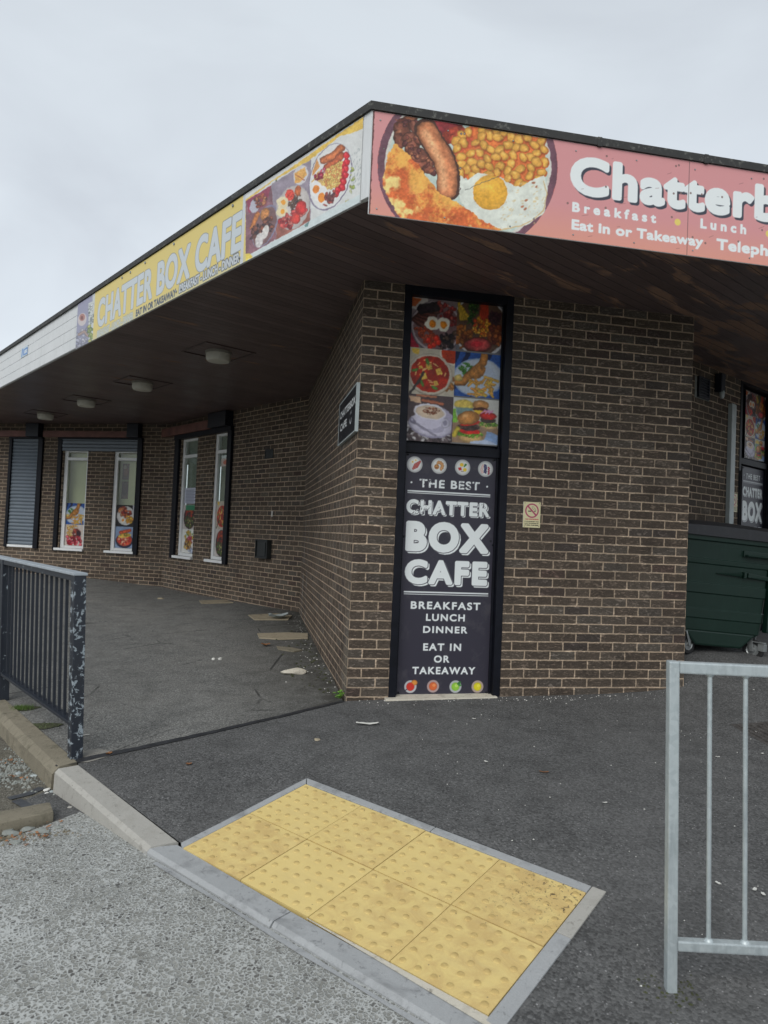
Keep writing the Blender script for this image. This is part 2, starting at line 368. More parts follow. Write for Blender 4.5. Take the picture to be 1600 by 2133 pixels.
def tile_mat():
    m = M('tactile_buff', .82, .3); v = m.obj()
    g = m.n('Attribute', attribute_name='tint'); tint = g.outputs['Fac']
    a = m.mix(m.noise(v, 5, 6, .65), (.62, .47, .165), (.74, .58, .235))
    worn = m.ramp(m.math('ADD', m.noise(v, 9, 7, .72, .8), m.math('MULTIPLY', tint, .18)), [(.47, 0), (.68, .70)])
    c = m.mix(worn, a, (.50, .335, .125))
    st = m.obj((2.2, 13, 1), rad(38)); c = m.mix(m.ramp(m.noise(st, 1.6, 5, .6), [(.5, 0), (.72, .30)]), c, (.44, .34, .17))
    c = m.mix(m.ramp(m.noise(v, 380, 3, .7), [(.40, 0), (.85, .35)]), c, (.80, .70, .42))
    c = m.mix(m.ramp(m.vor(v, 16), [(.030, .8), (.06, 0)]), c, (.10, .09, .07))
    at = m.n('Attribute', attribute_name='dome'); c = m.mix(m.math('MULTIPLY', at.outputs['Fac'], m.ramp(m.noise(v, 30, 4, .6), [(.3, .25), (.7, .95)])), c, (.40, .285, .105))
    at2 = m.n('Attribute', attribute_name='black'); c = m.mix(m.math('MULTIPLY', at2.outputs['Fac'], m.ramp(m.noise(v, 55, 5, .7, .6), [(.575, 0), (.60, .95)])), c, (.035, .03, .03))
    m.col(c); m.bump(m.noise(v, 260, 4, .7), .3, .003); return m.m
MAT['tile'] = tile_mat()

def chipped(name, paint, under, amt, rough=.45):
    m = M(name, rough, .5); v = m.obj()
    at = m.n('Attribute', attribute_name='chip')
    k = m.math('ADD', m.noise(v, 24, 8, .68, .5), m.math('MULTIPLY', at.outputs['Fac'], .13))
    f = m.ramp(k, [(amt, 0), (amt + .012, 1)])
    p = m.mix(m.noise(v, 20, 5), paint, tuple(np.array(paint) * 1.7)); und = m.mix(m.noise(v, 60, 5), under, tuple(np.array(under) * .7))
    m.col(m.mix(f, p, und)); m.bump(f, -.6, .0015); m.rough(m.mix(f, .42, .7)); return m.m
MAT['black_rail'] = chipped('chipped_black_paint', (.014, .018, .026), (.34, .40, .44), .672)
MAT['rail_top'] = chipped('worn_skylit_rail_top', (.27, .305, .335), (.05, .055, .06), .64)  # top coloured paler than the black rail for sky light; chips are wear
def galv():
    m = M('galvanised_steel', .45, .5, .35); v = m.obj(); s = m.vor(v, 60, 'F1', 'Color'); g = m.n('SeparateColor'); m.l(s, g.inputs[0])
    c = m.mix(m.ramp(g.outputs[0], [(0, 0), (1, .45)]), (.44, .50, .515), (.62, .68, .69))
    st = m.obj((6, 6, .8)); c = m.mix(m.ramp(m.noise(st, 4, 5, .65), [(.48, 0), (.70, .6)]), c, (.27, .31, .325))
    c = m.mix(m.ramp(m.noise(v, 3, 3, .5), [(.68, 0), (.78, .35)]), c, (.35, .27, .16))
    m.col(c); m.bump(m.noise(v, 90, 4, .6), .15, .002); return m.m
MAT['galv'] = galv()
def soffit():
    m = M('soffit_boards', .38, .45); uv = m.obj((1, 1, 1), -rad(41.06))
    sep = m.n('SeparateXYZ'); m.l(uv, sep.inputs[0])
    y = m.math('MULTIPLY', sep.outputs['Y'], 1 / .095); fr = m.math('FRACT', y); fl = m.math('FLOOR', y)
    gro = m.ramp(fr, [(0, 0), (.05, 1), (.95, 1), (1, 0)])
    wn = m.n('TexWhiteNoise', noise_dimensions='1D'); m.l(fl, wn.inputs['W'])
    base = m.mix(wn.outputs['Value'], (.095, .068, .068), (.150, .108, .106))
    st = m.n('Mapping'); st.inputs['Scale'].default_value = (1, 12, 1); m.l(uv, st.inputs[0])
    grain = m.noise(st.outputs[0], 5, 6, .7); base = m.mix(m.ramp(grain, [(.4, 0), (.75, .5)]), base, (.20, .15, .15))
    st2 = m.n('Mapping'); st2.inputs['Scale'].default_value = (1, 4.0, 1); m.l(uv, st2.inputs[0])
    pe = m.noise(st2.outputs[0], 1.15, 6, .62, .4); gx = m.n('SeparateXYZ'); tc_ = m.n('TexCoord'); m.l(tc_.outputs['Object'], gx.inputs[0])
    right = m.math('MULTIPLY', m.math('SUBTRACT', m.math('ADD', gx.outputs['X'], 1.2), 0), .028, True)
    pk = m.ramp(m.math('ADD', pe, right), [(.63, 0), (.67, 1)])
    pk = m.math('MULTIPLY', pk, m.ramp(m.noise(st.outputs[0], 14, 5, .7), [(.35, .25), (.6, 1)]))
    c = m.mix(m.math('MULTIPLY', pk, .8), base, (.42, .25, .16))
    c = m.mix(gro, (.035, .030, .036), c)
    m.col(c); m.bump(gro, .7, .006); m.bump(grain, .25, .002); m.rough(m.mix(pk, m.ramp(m.noise(uv, 2, 3), [(.3, .30), (.7, .46)]), .8)); return m.m
MAT['soffit'] = soffit()
def capping():
    m = M('roof_capping', .7, .4); v = m.obj(); c = m.mix(m.noise(v, 6, 6, .7), (.022, .023, .023), (.055, .055, .053))
    c = m.mix(m.ramp(m.noise(v, 24, 5, .7), [(.56, 0), (.66, .75)]), c, (.17, .175, .155))
    c = m.mix(m.ramp(m.noise(v, 11, 6, .75), [(.68, 0), (.74, .6)]), c, (.33, .25, .10))
    m.col(c); m.bump(m.noise(v, 60, 4, .7), .4, .004); return m.m
MAT['cap'] = capping()
def clad():
    m = M('white_cladding', .55, .4); v = m.obj(); c = m.mix(m.noise(v, 2, 6, .7), (.60, .63, .64), (.75, .77, .78))
    s = m.obj((1.5, 1.5, .4)); c = m.mix(m.ramp(m.noise(s, 9, 5, .7), [(.5, 0), (.8, .35)]), c, (.38, .40, .38)); m.col(c); return m.m
MAT['clad'] = clad()
MAT['upvc'] = simple('white_upvc', (.82, .84, .84), .35, var=.06, scale=3)
MAT['black_frame'] = simple('black_painted_frame', (.006, .007, .012), .5, var=.4, scale=8, bump=.1, spec=.22)
MAT['black_box'] = simple('black_shutter_box', (.006, .009, .018), .5, var=.3, scale=3)
MAT['lintel'] = simple('stained_lintel_board', (.17, .075, .06), .6, var=.3, scale=5, bump=.2)
MAT['bitumen'] = simple('bitumen_strip', (.028, .030, .034), .5, var=.35, scale=14, bump=.5)
MAT['tape'] = simple('bitumen_tape', (.055, .060, .068), .55, var=.3, scale=14, bump=.4)
MAT['vent'] = simple('dark_vent', (.018, .022, .023), .6, var=.3, scale=10)
MAT['conduit'] = simple('conduit_plastic', (.40, .45, .45), .45, var=.12, scale=7)
MAT['lamp'] = simple('opal_diffuser', (.60, .60, .53), .4, var=.10, scale=5)
MAT['lamp_base'] = simple('lamp_base', (.30, .29, .26), .5, var=.15)
MAT['rubber'] = simple('black_rubber', (.020, .020, .021), .75, var=.3, scale=20)
MAT['steel'] = simple('dull_steel', (.36, .38, .38), .45, .7, .25, 20)
MAT['leaf'] = simple('leaf_green', (.085, .15, .028), .55, var=.35, scale=60)
MAT['weed'] = simple('weed_leaf', (.14, .30, .045), .55, var=.35, scale=60)
MAT['deadleaf'] = simple('dead_leaf', (.24, .11, .045), .7, var=.35, scale=40)
MAT['paper'] = simple('litter_paper', (.66, .66, .62), .8, var=.12, scale=40)
MAT['moss'] = simple('moss_soil', (.055, .062, .028), .95, var=.5, scale=60, bump=.8)
MAT['iron'] = simple('cast_iron', (.075, .070, .066), .65, var=.4, scale=22, bump=.4)
MAT['room'] = simple('room_wall', (.86, .80, .48), .8, var=.08, scale=2)
MAT['blind'] = simple('grey_blind', (.42, .44, .39), .8, var=.08, scale=4)
def shutter():
    m = M('shutter_slats', .42, .5); v = m.obj(); c = m.mix(m.noise(v, 4, 5), (.115, .145, .175), (.175, .21, .25)); m.col(c); return m.m
MAT['shutter'] = shutter()
def glass():
    m = M('window_glass'); t = m.t; o = t.nodes['Material Output']
    tr = m.n('BsdfTransparent'); tr.inputs[0].default_value = (.86, .90, .88, 1); gl = m.n('BsdfGlossy'); gl.inputs['Roughness'].default_value = .03
    fr = m.n('LayerWeight'); fr.inputs[0].default_value = .5; ms = m.n('MixShader'); m.l(m.math('ADD', m.math('MULTIPLY', m.math('POWER', fr.outputs['Facing'], 4), .55), .045), ms.inputs[0]); m.l(tr.outputs[0], ms.inputs[1]); m.l(gl.outputs[0], ms.inputs[2])
    m.l(ms.outputs[0], o.inputs[0]); t.nodes.remove(m.b); return m.m
MAT['glass'] = glass()
def bin_mat(name, a, b, rough):
    m = M(name, rough, .45); v = m.obj(); c = m.mix(m.noise(v, 5, 6, .65), a, b)
    s = m.obj((7, 7, 1.2)); c = m.mix(m.ramp(m.noise(s, 3, 5, .7), [(.55, 0), (.8, .3)]), c, tuple(np.array(b) * 2 + .01)); m.col(c)
    m.bump(m.noise(v, 3, 2, .5), .3, .02); return m.m
MAT['bin'] = bin_mat('green_bin_plastic', (.003, .018, .012), (.005, .025, .017), .45)
MAT['binlid'] = bin_mat('dark_bin_lid', (.022, .024, .028), (.034, .035, .040), .5)
def printed(name, rough=.42):
    m = M(name, rough, .4); a = m.n('Attribute', attribute_name='Col'); v = m.obj()
    c = m.mix(m.ramp(m.noise(v, 5, 6, .7), [(.55, 0), (.85, .10)]), a.outputs['Color'], (.55, .53, .50))
    m.col(c); return m.m
MAT['print'] = printed('printed_panel')

# ------------------------------------------------------------------ printed artwork: a small painter
_nz = {}
def vnoise(X, Y, s, seed=0, octv=3):
    out = np.zeros(X.shape); amp = 1; tot = 0
    for o in range(octv):
        k = (seed + o * 13) % 97
        if k not in _nz: _nz[k] = np.random.RandomState(k).rand(64, 64)
        g = _nz[k]; x = X / s * (2 ** o); y = Y / s * (2 ** o)
        xi = np.floor(x).astype(int); yi = np.floor(y).astype(int); fx = x - xi; fy = y - yi; fx = fx * fx * (3 - 2 * fx); fy = fy * fy * (3 - 2 * fy)
        a = g[yi % 64, xi % 64]; b = g[yi % 64, (xi + 1) % 64]; c = g[(yi + 1) % 64, xi % 64]; d = g[(yi + 1) % 64, (xi + 1) % 64]
        out += amp * (a * (1 - fx) * (1 - fy) + b * fx * (1 - fy) + c * (1 - fx) * fy + d * fx * fy); tot += amp; amp *= .55
    return out / tot
class Img:
    """picture with y pointing down; X, Y hold the drawing coordinates of each pixel"""
    def __init__(s, w, h, n, bg, x0=0, y0=0):
        s.w, s.h, s.x0, s.y0 = w, h, x0, y0; s.nx = n; s.ny = max(2, int(n * h / w)); s.px = w / s.nx
        s.X, s.Y = np.meshgrid(x0 + (np.arange(s.nx) + .5) * s.px, y0 + (np.arange(s.ny) + .5) * (h / s.ny)); s.a = np.ones((s.ny, s.nx, 3)) * np.array(bg, float)
    def put(s, sd, col, al=1.0, tex=0, ts=6, seed=0, soft=1):
        m = np.clip(.5 - sd / (s.px * soft), 0, 1) * al
        c = np.array(col, float)
        if c.ndim == 1: c = c[None, None, :]
        if tex: c = c * (1 + tex * 2 * (vnoise(s.X, s.Y, ts, seed) - .5))[..., None]
        s.a += (c - s.a) * m[..., None]; return s
    def ell_sd(s, cx, cy, a, b, rot=0):
        t = rad(rot); dx = s.X - cx; dy = s.Y - cy; p = dx * math.cos(t) + dy * math.sin(t); q = -dx * math.sin(t) + dy * math.cos(t)
        d = np.sqrt((p / a) ** 2 + (q / b) ** 2); return (d - 1) * min(a, b), d, p / a, q / b
    def ell(s, cx, cy, a, b, rot, col, edge=.0, hi=.0, **k):
        win = None
        sd, d, p, q = s.ell_sd(cx, cy, a, b, rot); c = np.array(col, float)[None, None, :] * (1 - edge * np.clip(d, 0, 1) ** 3)[..., None]
        if hi: c = c + 255 * hi * np.exp(-((p + .3) ** 2 + (q + .35) ** 2) / .09)[..., None]
        return s.put(sd, c, **k)
    def poly(s, pts, col, grow=0, **k): return s.put(poly_sd(s.X, s.Y, loops_edges([pts])) - grow, col, **k)
    def line(s, pts, r, col, edge=.35, hi=0, **k):
        best = np.full(s.X.shape, 1e9); n = len(pts)
        for i in range(n - 1):
            (x1, y1), (x2, y2) = pts[i], pts[i + 1]; dx, dy = x2 - x1, y2 - y1
            t = np.clip(((s.X - x1) * dx + (s.Y - y1) * dy) / (dx * dx + dy * dy + 1e-9), 0, 1); best = np.minimum(best, np.hypot(s.X - x1 - t * dx, s.Y - y1 - t * dy))
        c = np.array(col, float)[None, None, :] * (1 - edge * np.clip(best / r, 0, 1) ** 2)[..., None]
        if hi: c = c + 255 * hi * np.exp(-(best / r) ** 2 / .08)[..., None]
        return s.put(best - r, c, **k)
    def scatter(s, region, n, a, b, cols, seed=1, edge=.35, hi=.12, gap=.8):
        r = random.Random(seed); x0, x1 = min(p[0] for p in region), max(p[0] for p in region); y0, y1 = min(p[1] for p in region), max(p[1] for p in region)
        done = []; tries = 0
        while len(done) < n and tries < n * 60:
            tries += 1; x = r.uniform(x0, x1); y = r.uniform(y0, y1)
            if not pip(x, y, region) or any((x - u) ** 2 + (y - v) ** 2 < (gap * (a + b)) ** 2 * .8 for u, v in done): continue
            done.append((x, y)); s.ell(x, y, a * r.uniform(.8, 1.15), b * r.uniform(.8, 1.15), r.uniform(0, 180), cols[r.randrange(len(cols))], edge=edge, hi=hi)
        return s
    def mess(s, region, n, rmin, rmax, cols, seed=1):
        r = random.Random(seed); x0, x1 = min(p[0] for p in region), max(p[0] for p in region); y0, y1 = min(p[1] for p in region), max(p[1] for p in region)
        k = 0
        while k < n:
            x = r.uniform(x0, x1); y = r.uniform(y0, y1)
            if not pip(x, y, region): continue
            k += 1; q = r.uniform(rmin, rmax); s.ell(x, y, q, q * r.uniform(.4, .9), r.uniform(0, 180), cols[r.randrange(len(cols))], edge=.45, hi=.10, tex=.2, ts=rmax)
        return s
    def sample(s, x, y):
        fx = np.clip((x - s.x0) / s.w * s.nx - .5, 0, s.nx - 1.001); fy = np.clip((y - s.y0) / s.h * s.ny - .5, 0, s.ny - 1.001)
        i = fx.astype(int); j = fy.astype(int); tx = (fx - i)[..., None]; ty = (fy - j)[..., None]; a = s.a
        i1 = np.minimum(i + 1, s.nx - 1); j1 = np.minimum(j + 1, s.ny - 1)
        return (a[j, i] * (1 - tx) + a[j, i1] * tx) * (1 - ty) + (a[j1, i] * (1 - tx) + a[j1, i1] * tx) * ty
def pip(x, y, poly):
    c = False; n = len(poly)
    for i in range(n):
        (x1, y1), (x2, y2) = poly[i], poly[(i + 1) % n]
        if (y1 > y) != (y2 > y) and x < (x2 - x1) * (y - y1) / (y2 - y1) + x1: c = not c
    return c
def loops_edges(loops):
    e = []
    for l in loops:
        for i in range(len(l)): e.append((*l[i], *l[(i + 1) % len(l)]))
    return np.array(e, float)
def poly_sd(X, Y, E, reach=1e9):
    """signed distance (negative inside) to a set of closed outlines, even-odd; X varies along columns, Y along rows"""
    xs = X[0]; ys = Y[:, 0]; best = np.full(X.shape, 1e9); ins = np.zeros(X.shape, bool)
    ya, yb = (ys[0], ys[-1]); up = ys[-1] < ys[0]
    for x1, y1, x2, y2 in E:
        lo, hi = min(y1, y2), max(y1, y2)
        r = np.nonzero((ys > lo - reach) & (ys < hi + reach))[0]; c = np.nonzero((xs > min(x1, x2) - reach) & (xs < max(x1, x2) + reach))[0]
        if len(r) and len(c):
            sl = (slice(r[0], r[-1] + 1), slice(c[0], c[-1] + 1)); dx, dy = x2 - x1, y2 - y1
            t = np.clip(((X[sl] - x1) * dx + (Y[sl] - y1) * dy) / (dx * dx + dy * dy + 1e-18), 0, 1)
            best[sl] = np.minimum(best[sl], np.hypot(X[sl] - x1 - t * dx, Y[sl] - y1 - t * dy))
        if y1 != y2:
            r = np.nonzero((ys > lo) & (ys <= hi))[0]
            if len(r):
                xc = x1 + (ys[r] - y1) * (x2 - x1) / (y2 - y1); ins[r] ^= xs[None, :] < xc[:, None]
    return np.where(ins, -best, best)
_tx = {}
def glyphs(body, spacing=1.0):
    """outline edges of a line of lettering, cap height 1, starting at x = 0"""
    if (body, spacing) in _tx: return _tx[(body, spacing)]
    cu = bpy.data.curves.new('lettering', 'FONT'); cu.body = body; cu.resolution_u = 5; cu.space_character = spacing; cu.size = 1
    o = bpy.data.objects.new('lettering', cu); COL.objects.link(o); bpy.context.view_layer.update()
    me = bpy.data.meshes.new_from_object(o.evaluated_get(bpy.context.evaluated_depsgraph_get()))
    cnt = {}
    for p in me.polygons:
        for k in p.edge_keys: cnt[k] = cnt.get(k, 0) + 1
    v = [x.co for x in me.vertices]; E = np.array([(v[a].x, v[a].y, v[b].x, v[b].y) for (a, b), c in cnt.items() if c == 1])
    bpy.data.objects.remove(o); bpy.data.curves.remove(cu); bpy.data.meshes.remove(me)
    E[:, [0, 2]] -= E[:, [0, 2]].min(); E /= CAPH; _tx[(body, spacing)] = E; return E
CAPH = 1.0
_e = glyphs('H'); CAPH = _e[:, [1, 3]].max(); _tx.clear()
class Canvas:
    """a printed sheet on a plane: fine grid of vertices that carry the ink colour"""
    def __init__(s, pl, u0, u1, z0, z1, w, res, bg):
        s.pl, s.w = pl, w; s.nx = max(2, int(round((u1 - u0) / res))); s.ny = max(2, int(round((z1 - z0) / res))); s.px = (u1 - u0) / s.nx
        s.us = np.linspace(u0, u1, s.nx + 1); s.zs = np.linspace(z0, z1, s.ny + 1); s.X, s.Y = np.meshgrid(s.us, s.zs)
        s.a = np.ones((s.ny + 1, s.nx + 1, 3)) * np.array(bg, float)
        P = s.pl.o[None, None] + s.X[..., None] * s.pl.d + s.w * s.pl.n; P = P + np.array([0, 0, 1.])[None, None] * (s.Y - CZ)[..., None]
        d = P @ FW; s.PX = CX + FPX * (P @ RR) / d; s.PY = CY - FPX * (P @ UU) / d; s.P = P + np.array([0, 0, CZ])
    put = Img.put; ell_sd = Img.ell_sd; line = Img.line; poly = Img.poly
    def ell(s, *a, **k): return Img.ell(s, *a, **k)
    def uv(s, px, py): return s.pl.uv(px, py, s.w)
    def text(s, body, u0, zb, u1, cap, col, bold=.0, ref=None, spacing=1.0, shear=0, sh=None, outline=None, al=1, tex=0):
        E = glyphs(body, spacing).copy(); R = glyphs(ref, spacing) if ref else E
        b = bold * cap; kx = (u1 - u0 - 2 * b) / R[:, [0, 2]].max(); ky = (cap - 2 * b)
        for i in (0, 2): E[:, i] = (E[:, i] + shear * E[:, i + 1]) * kx + u0 + b; E[:, i + 1] = E[:, i + 1] * ky + zb + b
        m = b + (sh[2] if sh else 0) + (outline[0] if outline else 0) + 3 * s.px
        def layer(dx, dz, g, c, a=1, t=0):
            e = E + np.array([dx, dz, dx, dz]); r = g + 3 * s.px
            ci = np.nonzero((s.us > e[:, [0, 2]].min() - r) & (s.us < e[:, [0, 2]].max() + r))[0]; ri = np.nonzero((s.zs > e[:, [1, 3]].min() - r) & (s.zs < e[:, [1, 3]].max() + r))[0]
            if not len(ci) or not len(ri): return
            sl = (slice(ri[0], ri[-1] + 1), slice(ci[0], ci[-1] + 1)); sd = poly_sd(s.X[sl], s.Y[sl], e, reach=r) - g
            k = np.clip(.5 - sd / s.px, 0, 1) * a; cc = np.ones(sd.shape + (3,)) * np.array(c, float)
            if t:
                n = vnoise(s.X[sl], s.Y[sl], .012, 5, 3) * (.55 + .45 * vnoise(s.X[sl], s.Y[sl], .11, 9, 2) * 2); k = k * (1 - np.clip((n - .71 + t) * 18, 0, .85))
            s.a[sl] += (cc - s.a[sl]) * k[..., None]
        if sh:                                    # shadow: (dx, dz, gap, colour, gap colour)
            layer(sh[0], sh[1], b, sh[3]); layer(0, 0, b + sh[2], sh[4]) if sh[2] else None
        if outline: layer(0, 0, b + outline[0], outline[1], al)
        layer(0, 0, b, col, al, tex)
    def ptext(s, body, bl, br, tl, col, **k):      # positions measured on the photo: baseline left, baseline right, top left
        u0, z0 = s.uv(*bl); u1, z1 = s.uv(*br); zt = s.uv(*tl)[1]
        s.text(body, u0, (z0 + z1) / 2, u1, zt - z0, col, **k)
    def image(s, im, u0, u1, z0, z1):
        ci = np.nonzero((s.us >= u0) & (s.us <= u1))[0]; ri = np.nonzero((s.zs >= z0) & (s.zs <= z1))[0]; sl = (slice(ri[0], ri[-1] + 1), slice(ci[0], ci[-1] + 1))
        s.a[sl] = im.sample(im.x0 + (s.X[sl] - u0) / (u1 - u0) * im.w, im.y0 + (z1 - s.Y[sl]) / (z1 - z0) * im.h)
    def build(s, name, parent, mat=None, k=1.0, fade=0.0, keep=None):
        a = s.a * (1 - fade) + fade * np.array([196, 200, 205.]) if fade else s.a
        c = np.clip(lin(np.clip(a, 0, 255)) * k, 0, 1); nx, ny = s.nx + 1, s.ny + 1
        me = bpy.data.meshes.new(name); me.vertices.add(nx * ny); me.vertices.foreach_set('co', s.P.reshape(-1).astype(np.float32))
        i = (np.arange(ny - 1)[:, None] * nx + np.arange(nx - 1)[None]).reshape(-1); q = np.stack([i, i + 1, i + nx + 1, i + nx], 1)
        if keep is not None: q = q[keep(s)[:-1, :-1].reshape(-1)]
        me.loops.add(q.size); me.loops.foreach_set('vertex_index', q.reshape(-1).astype(np.int32)); me.polygons.add(len(q))
        me.polygons.foreach_set('loop_start', (np.arange(len(q)) * 4).astype(np.int32)); me.polygons.foreach_set('loop_total', np.full(len(q), 4, np.int32)); me.update()
        at = me.color_attributes.new('Col', 'FLOAT_COLOR', 'POINT'); at.data.foreach_set('color', np.concatenate([c, np.ones((ny, nx, 1))], 2).reshape(-1).astype(np.float32))
        return link(name, me, mat or MAT['print'], parent)

# ---- food pictures, drawn on a 100 x 100 sheet
def circ(cx, cy, a, b, n=24, wob=0, seed=0):
    r = random.Random(seed); ph = [r.uniform(0, 6.3) for _ in range(4)]
    return [(cx + a * (1 + wob * (math.sin(3 * t + ph[0]) + .6 * math.sin(5 * t + ph[1]))) * math.cos(t), cy + b * (1 + wob * (math.sin(3 * t + ph[0]) + .6 * math.sin(5 * t + ph[1]))) * math.sin(t)) for t in [2 * math.pi * k / n for k in range(n)]]
def egg(im, x, y, r, yr, seed=0):
    im.poly(circ(x, y, r, r * .92, wob=.09, seed=seed), (232, 228, 215), tex=.05); im.ell(x + r * .05, y + r * .05, yr, yr, 0, (228, 140, 38), edge=.15, hi=.12)
def f_fish(n=90):
    im = Img(100, 100, n, (44, 84, 150))
    for x in (8, 30, 78): im.line([(x, -5), (x - 40, 105)], 5, (20, 34, 70), edge=0)
    im.ell(52, 55, 56, 44, -8, (150, 168, 196)); im.ell(52, 55, 53, 41, -8, (205, 214, 226), edge=.08); im.ell(53, 56, 40, 30, -8, (188, 198, 214))
    im.mess(circ(24, 38, 15, 13), 60, 2, 3.5, [(76, 140, 50), (98, 160, 60), (60, 120, 42)], 3)
    im.line([(64, 4), (62, 20), (50, 34), (34, 50), (18, 68), (6, 70)], 8.5, (186, 128, 66), edge=.45, tex=.25, ts=7); im.ell(50, 42, 14, 20, 48, (196, 136, 70), edge=.35, tex=.3, ts=6)
    r = random.Random(5)
    for k in range(34):
        x = r.uniform(30, 84); y = r.uniform(62, 95); t = r.uniform(0, 3.1); im.line([(x - 6 * math.cos(t), y - 6 * math.sin(t)), (x + 6 * math.cos(t), y + 6 * math.sin(t))], 2.7, (r.randint(205, 232), r.randint(160, 186), 84), edge=.35)
    im.line([(66, 52), (96, 60)], 3, (222, 180, 90)); im.ell(9, 60, 9, 8, 0, (220, 196, 120), edge=.25); return im
def f_soup(n=90):
    im = Img(100, 100, n, (196, 188, 172)); im.ell(92, 6, 26, 26, 0, (222, 214, 200)); im.ell(92, 6, 22, 22, 0, (170, 62, 30)); im.poly([(6, 2), (22, 2), (20, 16), (8, 12)], (222, 190, 92)); im.mess([(72, 70), (100, 60), (100, 100), (76, 100)], 20, 3, 7, [(150, 96, 48), (190, 132, 70)], 4)
    im.ell(47, 56, 48, 46, 0, (160, 148, 132)); im.ell(47, 55, 47, 44, 0, (224, 214, 198), edge=.1); im.ell(47, 55, 42, 39.5, 0, (168, 48, 24), tex=.28, ts=14)
    r = random.Random(3)
    for k in range(16):
        t = r.uniform(0, 6.28); q = r.uniform(14, 36); x = 47 + q * math.cos(t); y = 55 + q * .93 * math.sin(t); im.line([(x, y), (x + 7 * math.sin(t), y - 7 * math.cos(t))], 1.1, (236, 200, 140), edge=0)
    for x, y, s in ((45, 40, 8), (66, 48, 8), (33, 61, 8.5), (60, 74, 6), (26, 42, 5)): im.poly([(x - s, y - s * .6), (x + s * .5, y - s), (x + s, y + s * .5), (x - s * .5, y + s)], (222, 184, 92), tex=.25, ts=4)
    for x, y, t in ((40, 28, 70), (14, 49, -20), (58, 84, 25), (30, 76, 60)): im.ell(x, y, 8, 3.6, t, (96, 140, 62), edge=.3)
    im.line([(33, 52), (22, 74), (6, 99)], 2.4, (66, 58, 56)); return im
def f_breakfast(n=90):
    im = Img(100, 100, n, (128, 116, 118)); im.ell(12, 6, 24, 20, 0, (196, 190, 186)); im.poly([(0, 2), (22, 4), (10, 20), (0, 20)], (176, 96, 56)); im.poly([(0, 68), (10, 70), (20, 100), (0, 100)], (150, 24, 52))
    im.ell(57, 56, 56, 52, 0, (92, 82, 90)); im.ell(57, 55, 54, 50, 0, (176, 164, 168)); im.ell(57, 55, 50, 46, 0, (120, 96, 98))
    for k in range(5): im.line([(8 + 5 * k, 46 - 5 * k), (34 + 6 * k, 58 - 8 * k)], 5.5, (84, 44, 36), edge=.5, hi=.10)
    im.line([(24, 24), (56, 16)], 10, (44, 34, 40), tex=.4, ts=5)
    im.mess([(56, 6), (98, 14), (100, 50), (70, 50)], 60, 2.5, 5, [(140, 52, 52), (168, 70, 70), (110, 40, 42), (190, 96, 84)], 6)
    im.mess([(8, 62), (46, 56), (58, 84), (34, 92)], 120, 2.2, 3.2, [(178, 74, 44), (158, 60, 38), (196, 92, 52)], 7)
    im.mess([(62, 70), (98, 62), (94, 92), (66, 98)], 50, 3, 6, [(38, 28, 34), (60, 44, 42), (24, 20, 26), (92, 72, 60)], 8)
    for x, y in ((40, 84), (52, 92), (62, 86), (44, 96), (57, 78)): im.ell(x, y, 6, 6, 0, (204, 52, 32), edge=.3, hi=.2)
    egg(im, 47, 50, 15, 7.5, 2); egg(im, 71, 50, 15, 7.5, 5); return im
def f_mixed(n=90):
    im = Img(100, 100, n, (104, 104, 112)); im.ell(52, 48, 62, 62, 0, (198, 198, 200)); im.ell(52, 47, 58, 58, 0, (90, 70, 58))
    for k in range(6): im.line([(4 + 4 * k, 6 + 5 * k), (10 + 4 * k, 36 - k)], 4, (212, 178, 70), edge=.4)
    im.mess([(26, 4), (48, 4), (38, 50), (24, 44)], 70, 1.5, 4, [(44, 78, 36), (70, 104, 46), (32, 56, 30)], 3)
    for k in range(5): im.line([(54 + 3 * k, 4), (50 + 5 * k, 40)], 2.8, (188, 70, 48), edge=.4)
    im.mess([(68, 14), (96, 20), (92, 46), (74, 40)], 40, 3, 5, [(50, 30, 40), (70, 40, 48)], 5)
    im.mess(circ(55, 50, 22, 20), 80, 2.5, 5, [(228, 160, 54), (240, 190, 80), (206, 110, 42), (200, 80, 44)], 6)
    im.mess([(2, 48), (36, 56), (42, 80), (12, 96), (0, 80)], 60, 4, 7, [(150, 88, 40), (120, 62, 30), (176, 116, 56)], 7)
    im.mess([(74, 44), (98, 36), (100, 78), (70, 82)], 50, 4, 7, [(130, 64, 34), (100, 44, 28), (170, 96, 48)], 8)
    im.ell(48, 86, 32, 16, -6, (84, 42, 36)); im.ell(48, 85, 28, 13, -6, (196, 86, 84), edge=.3, tex=.25, ts=8); im.ell(46, 84, 14, 6, -6, (206, 60, 70), edge=.2); return im
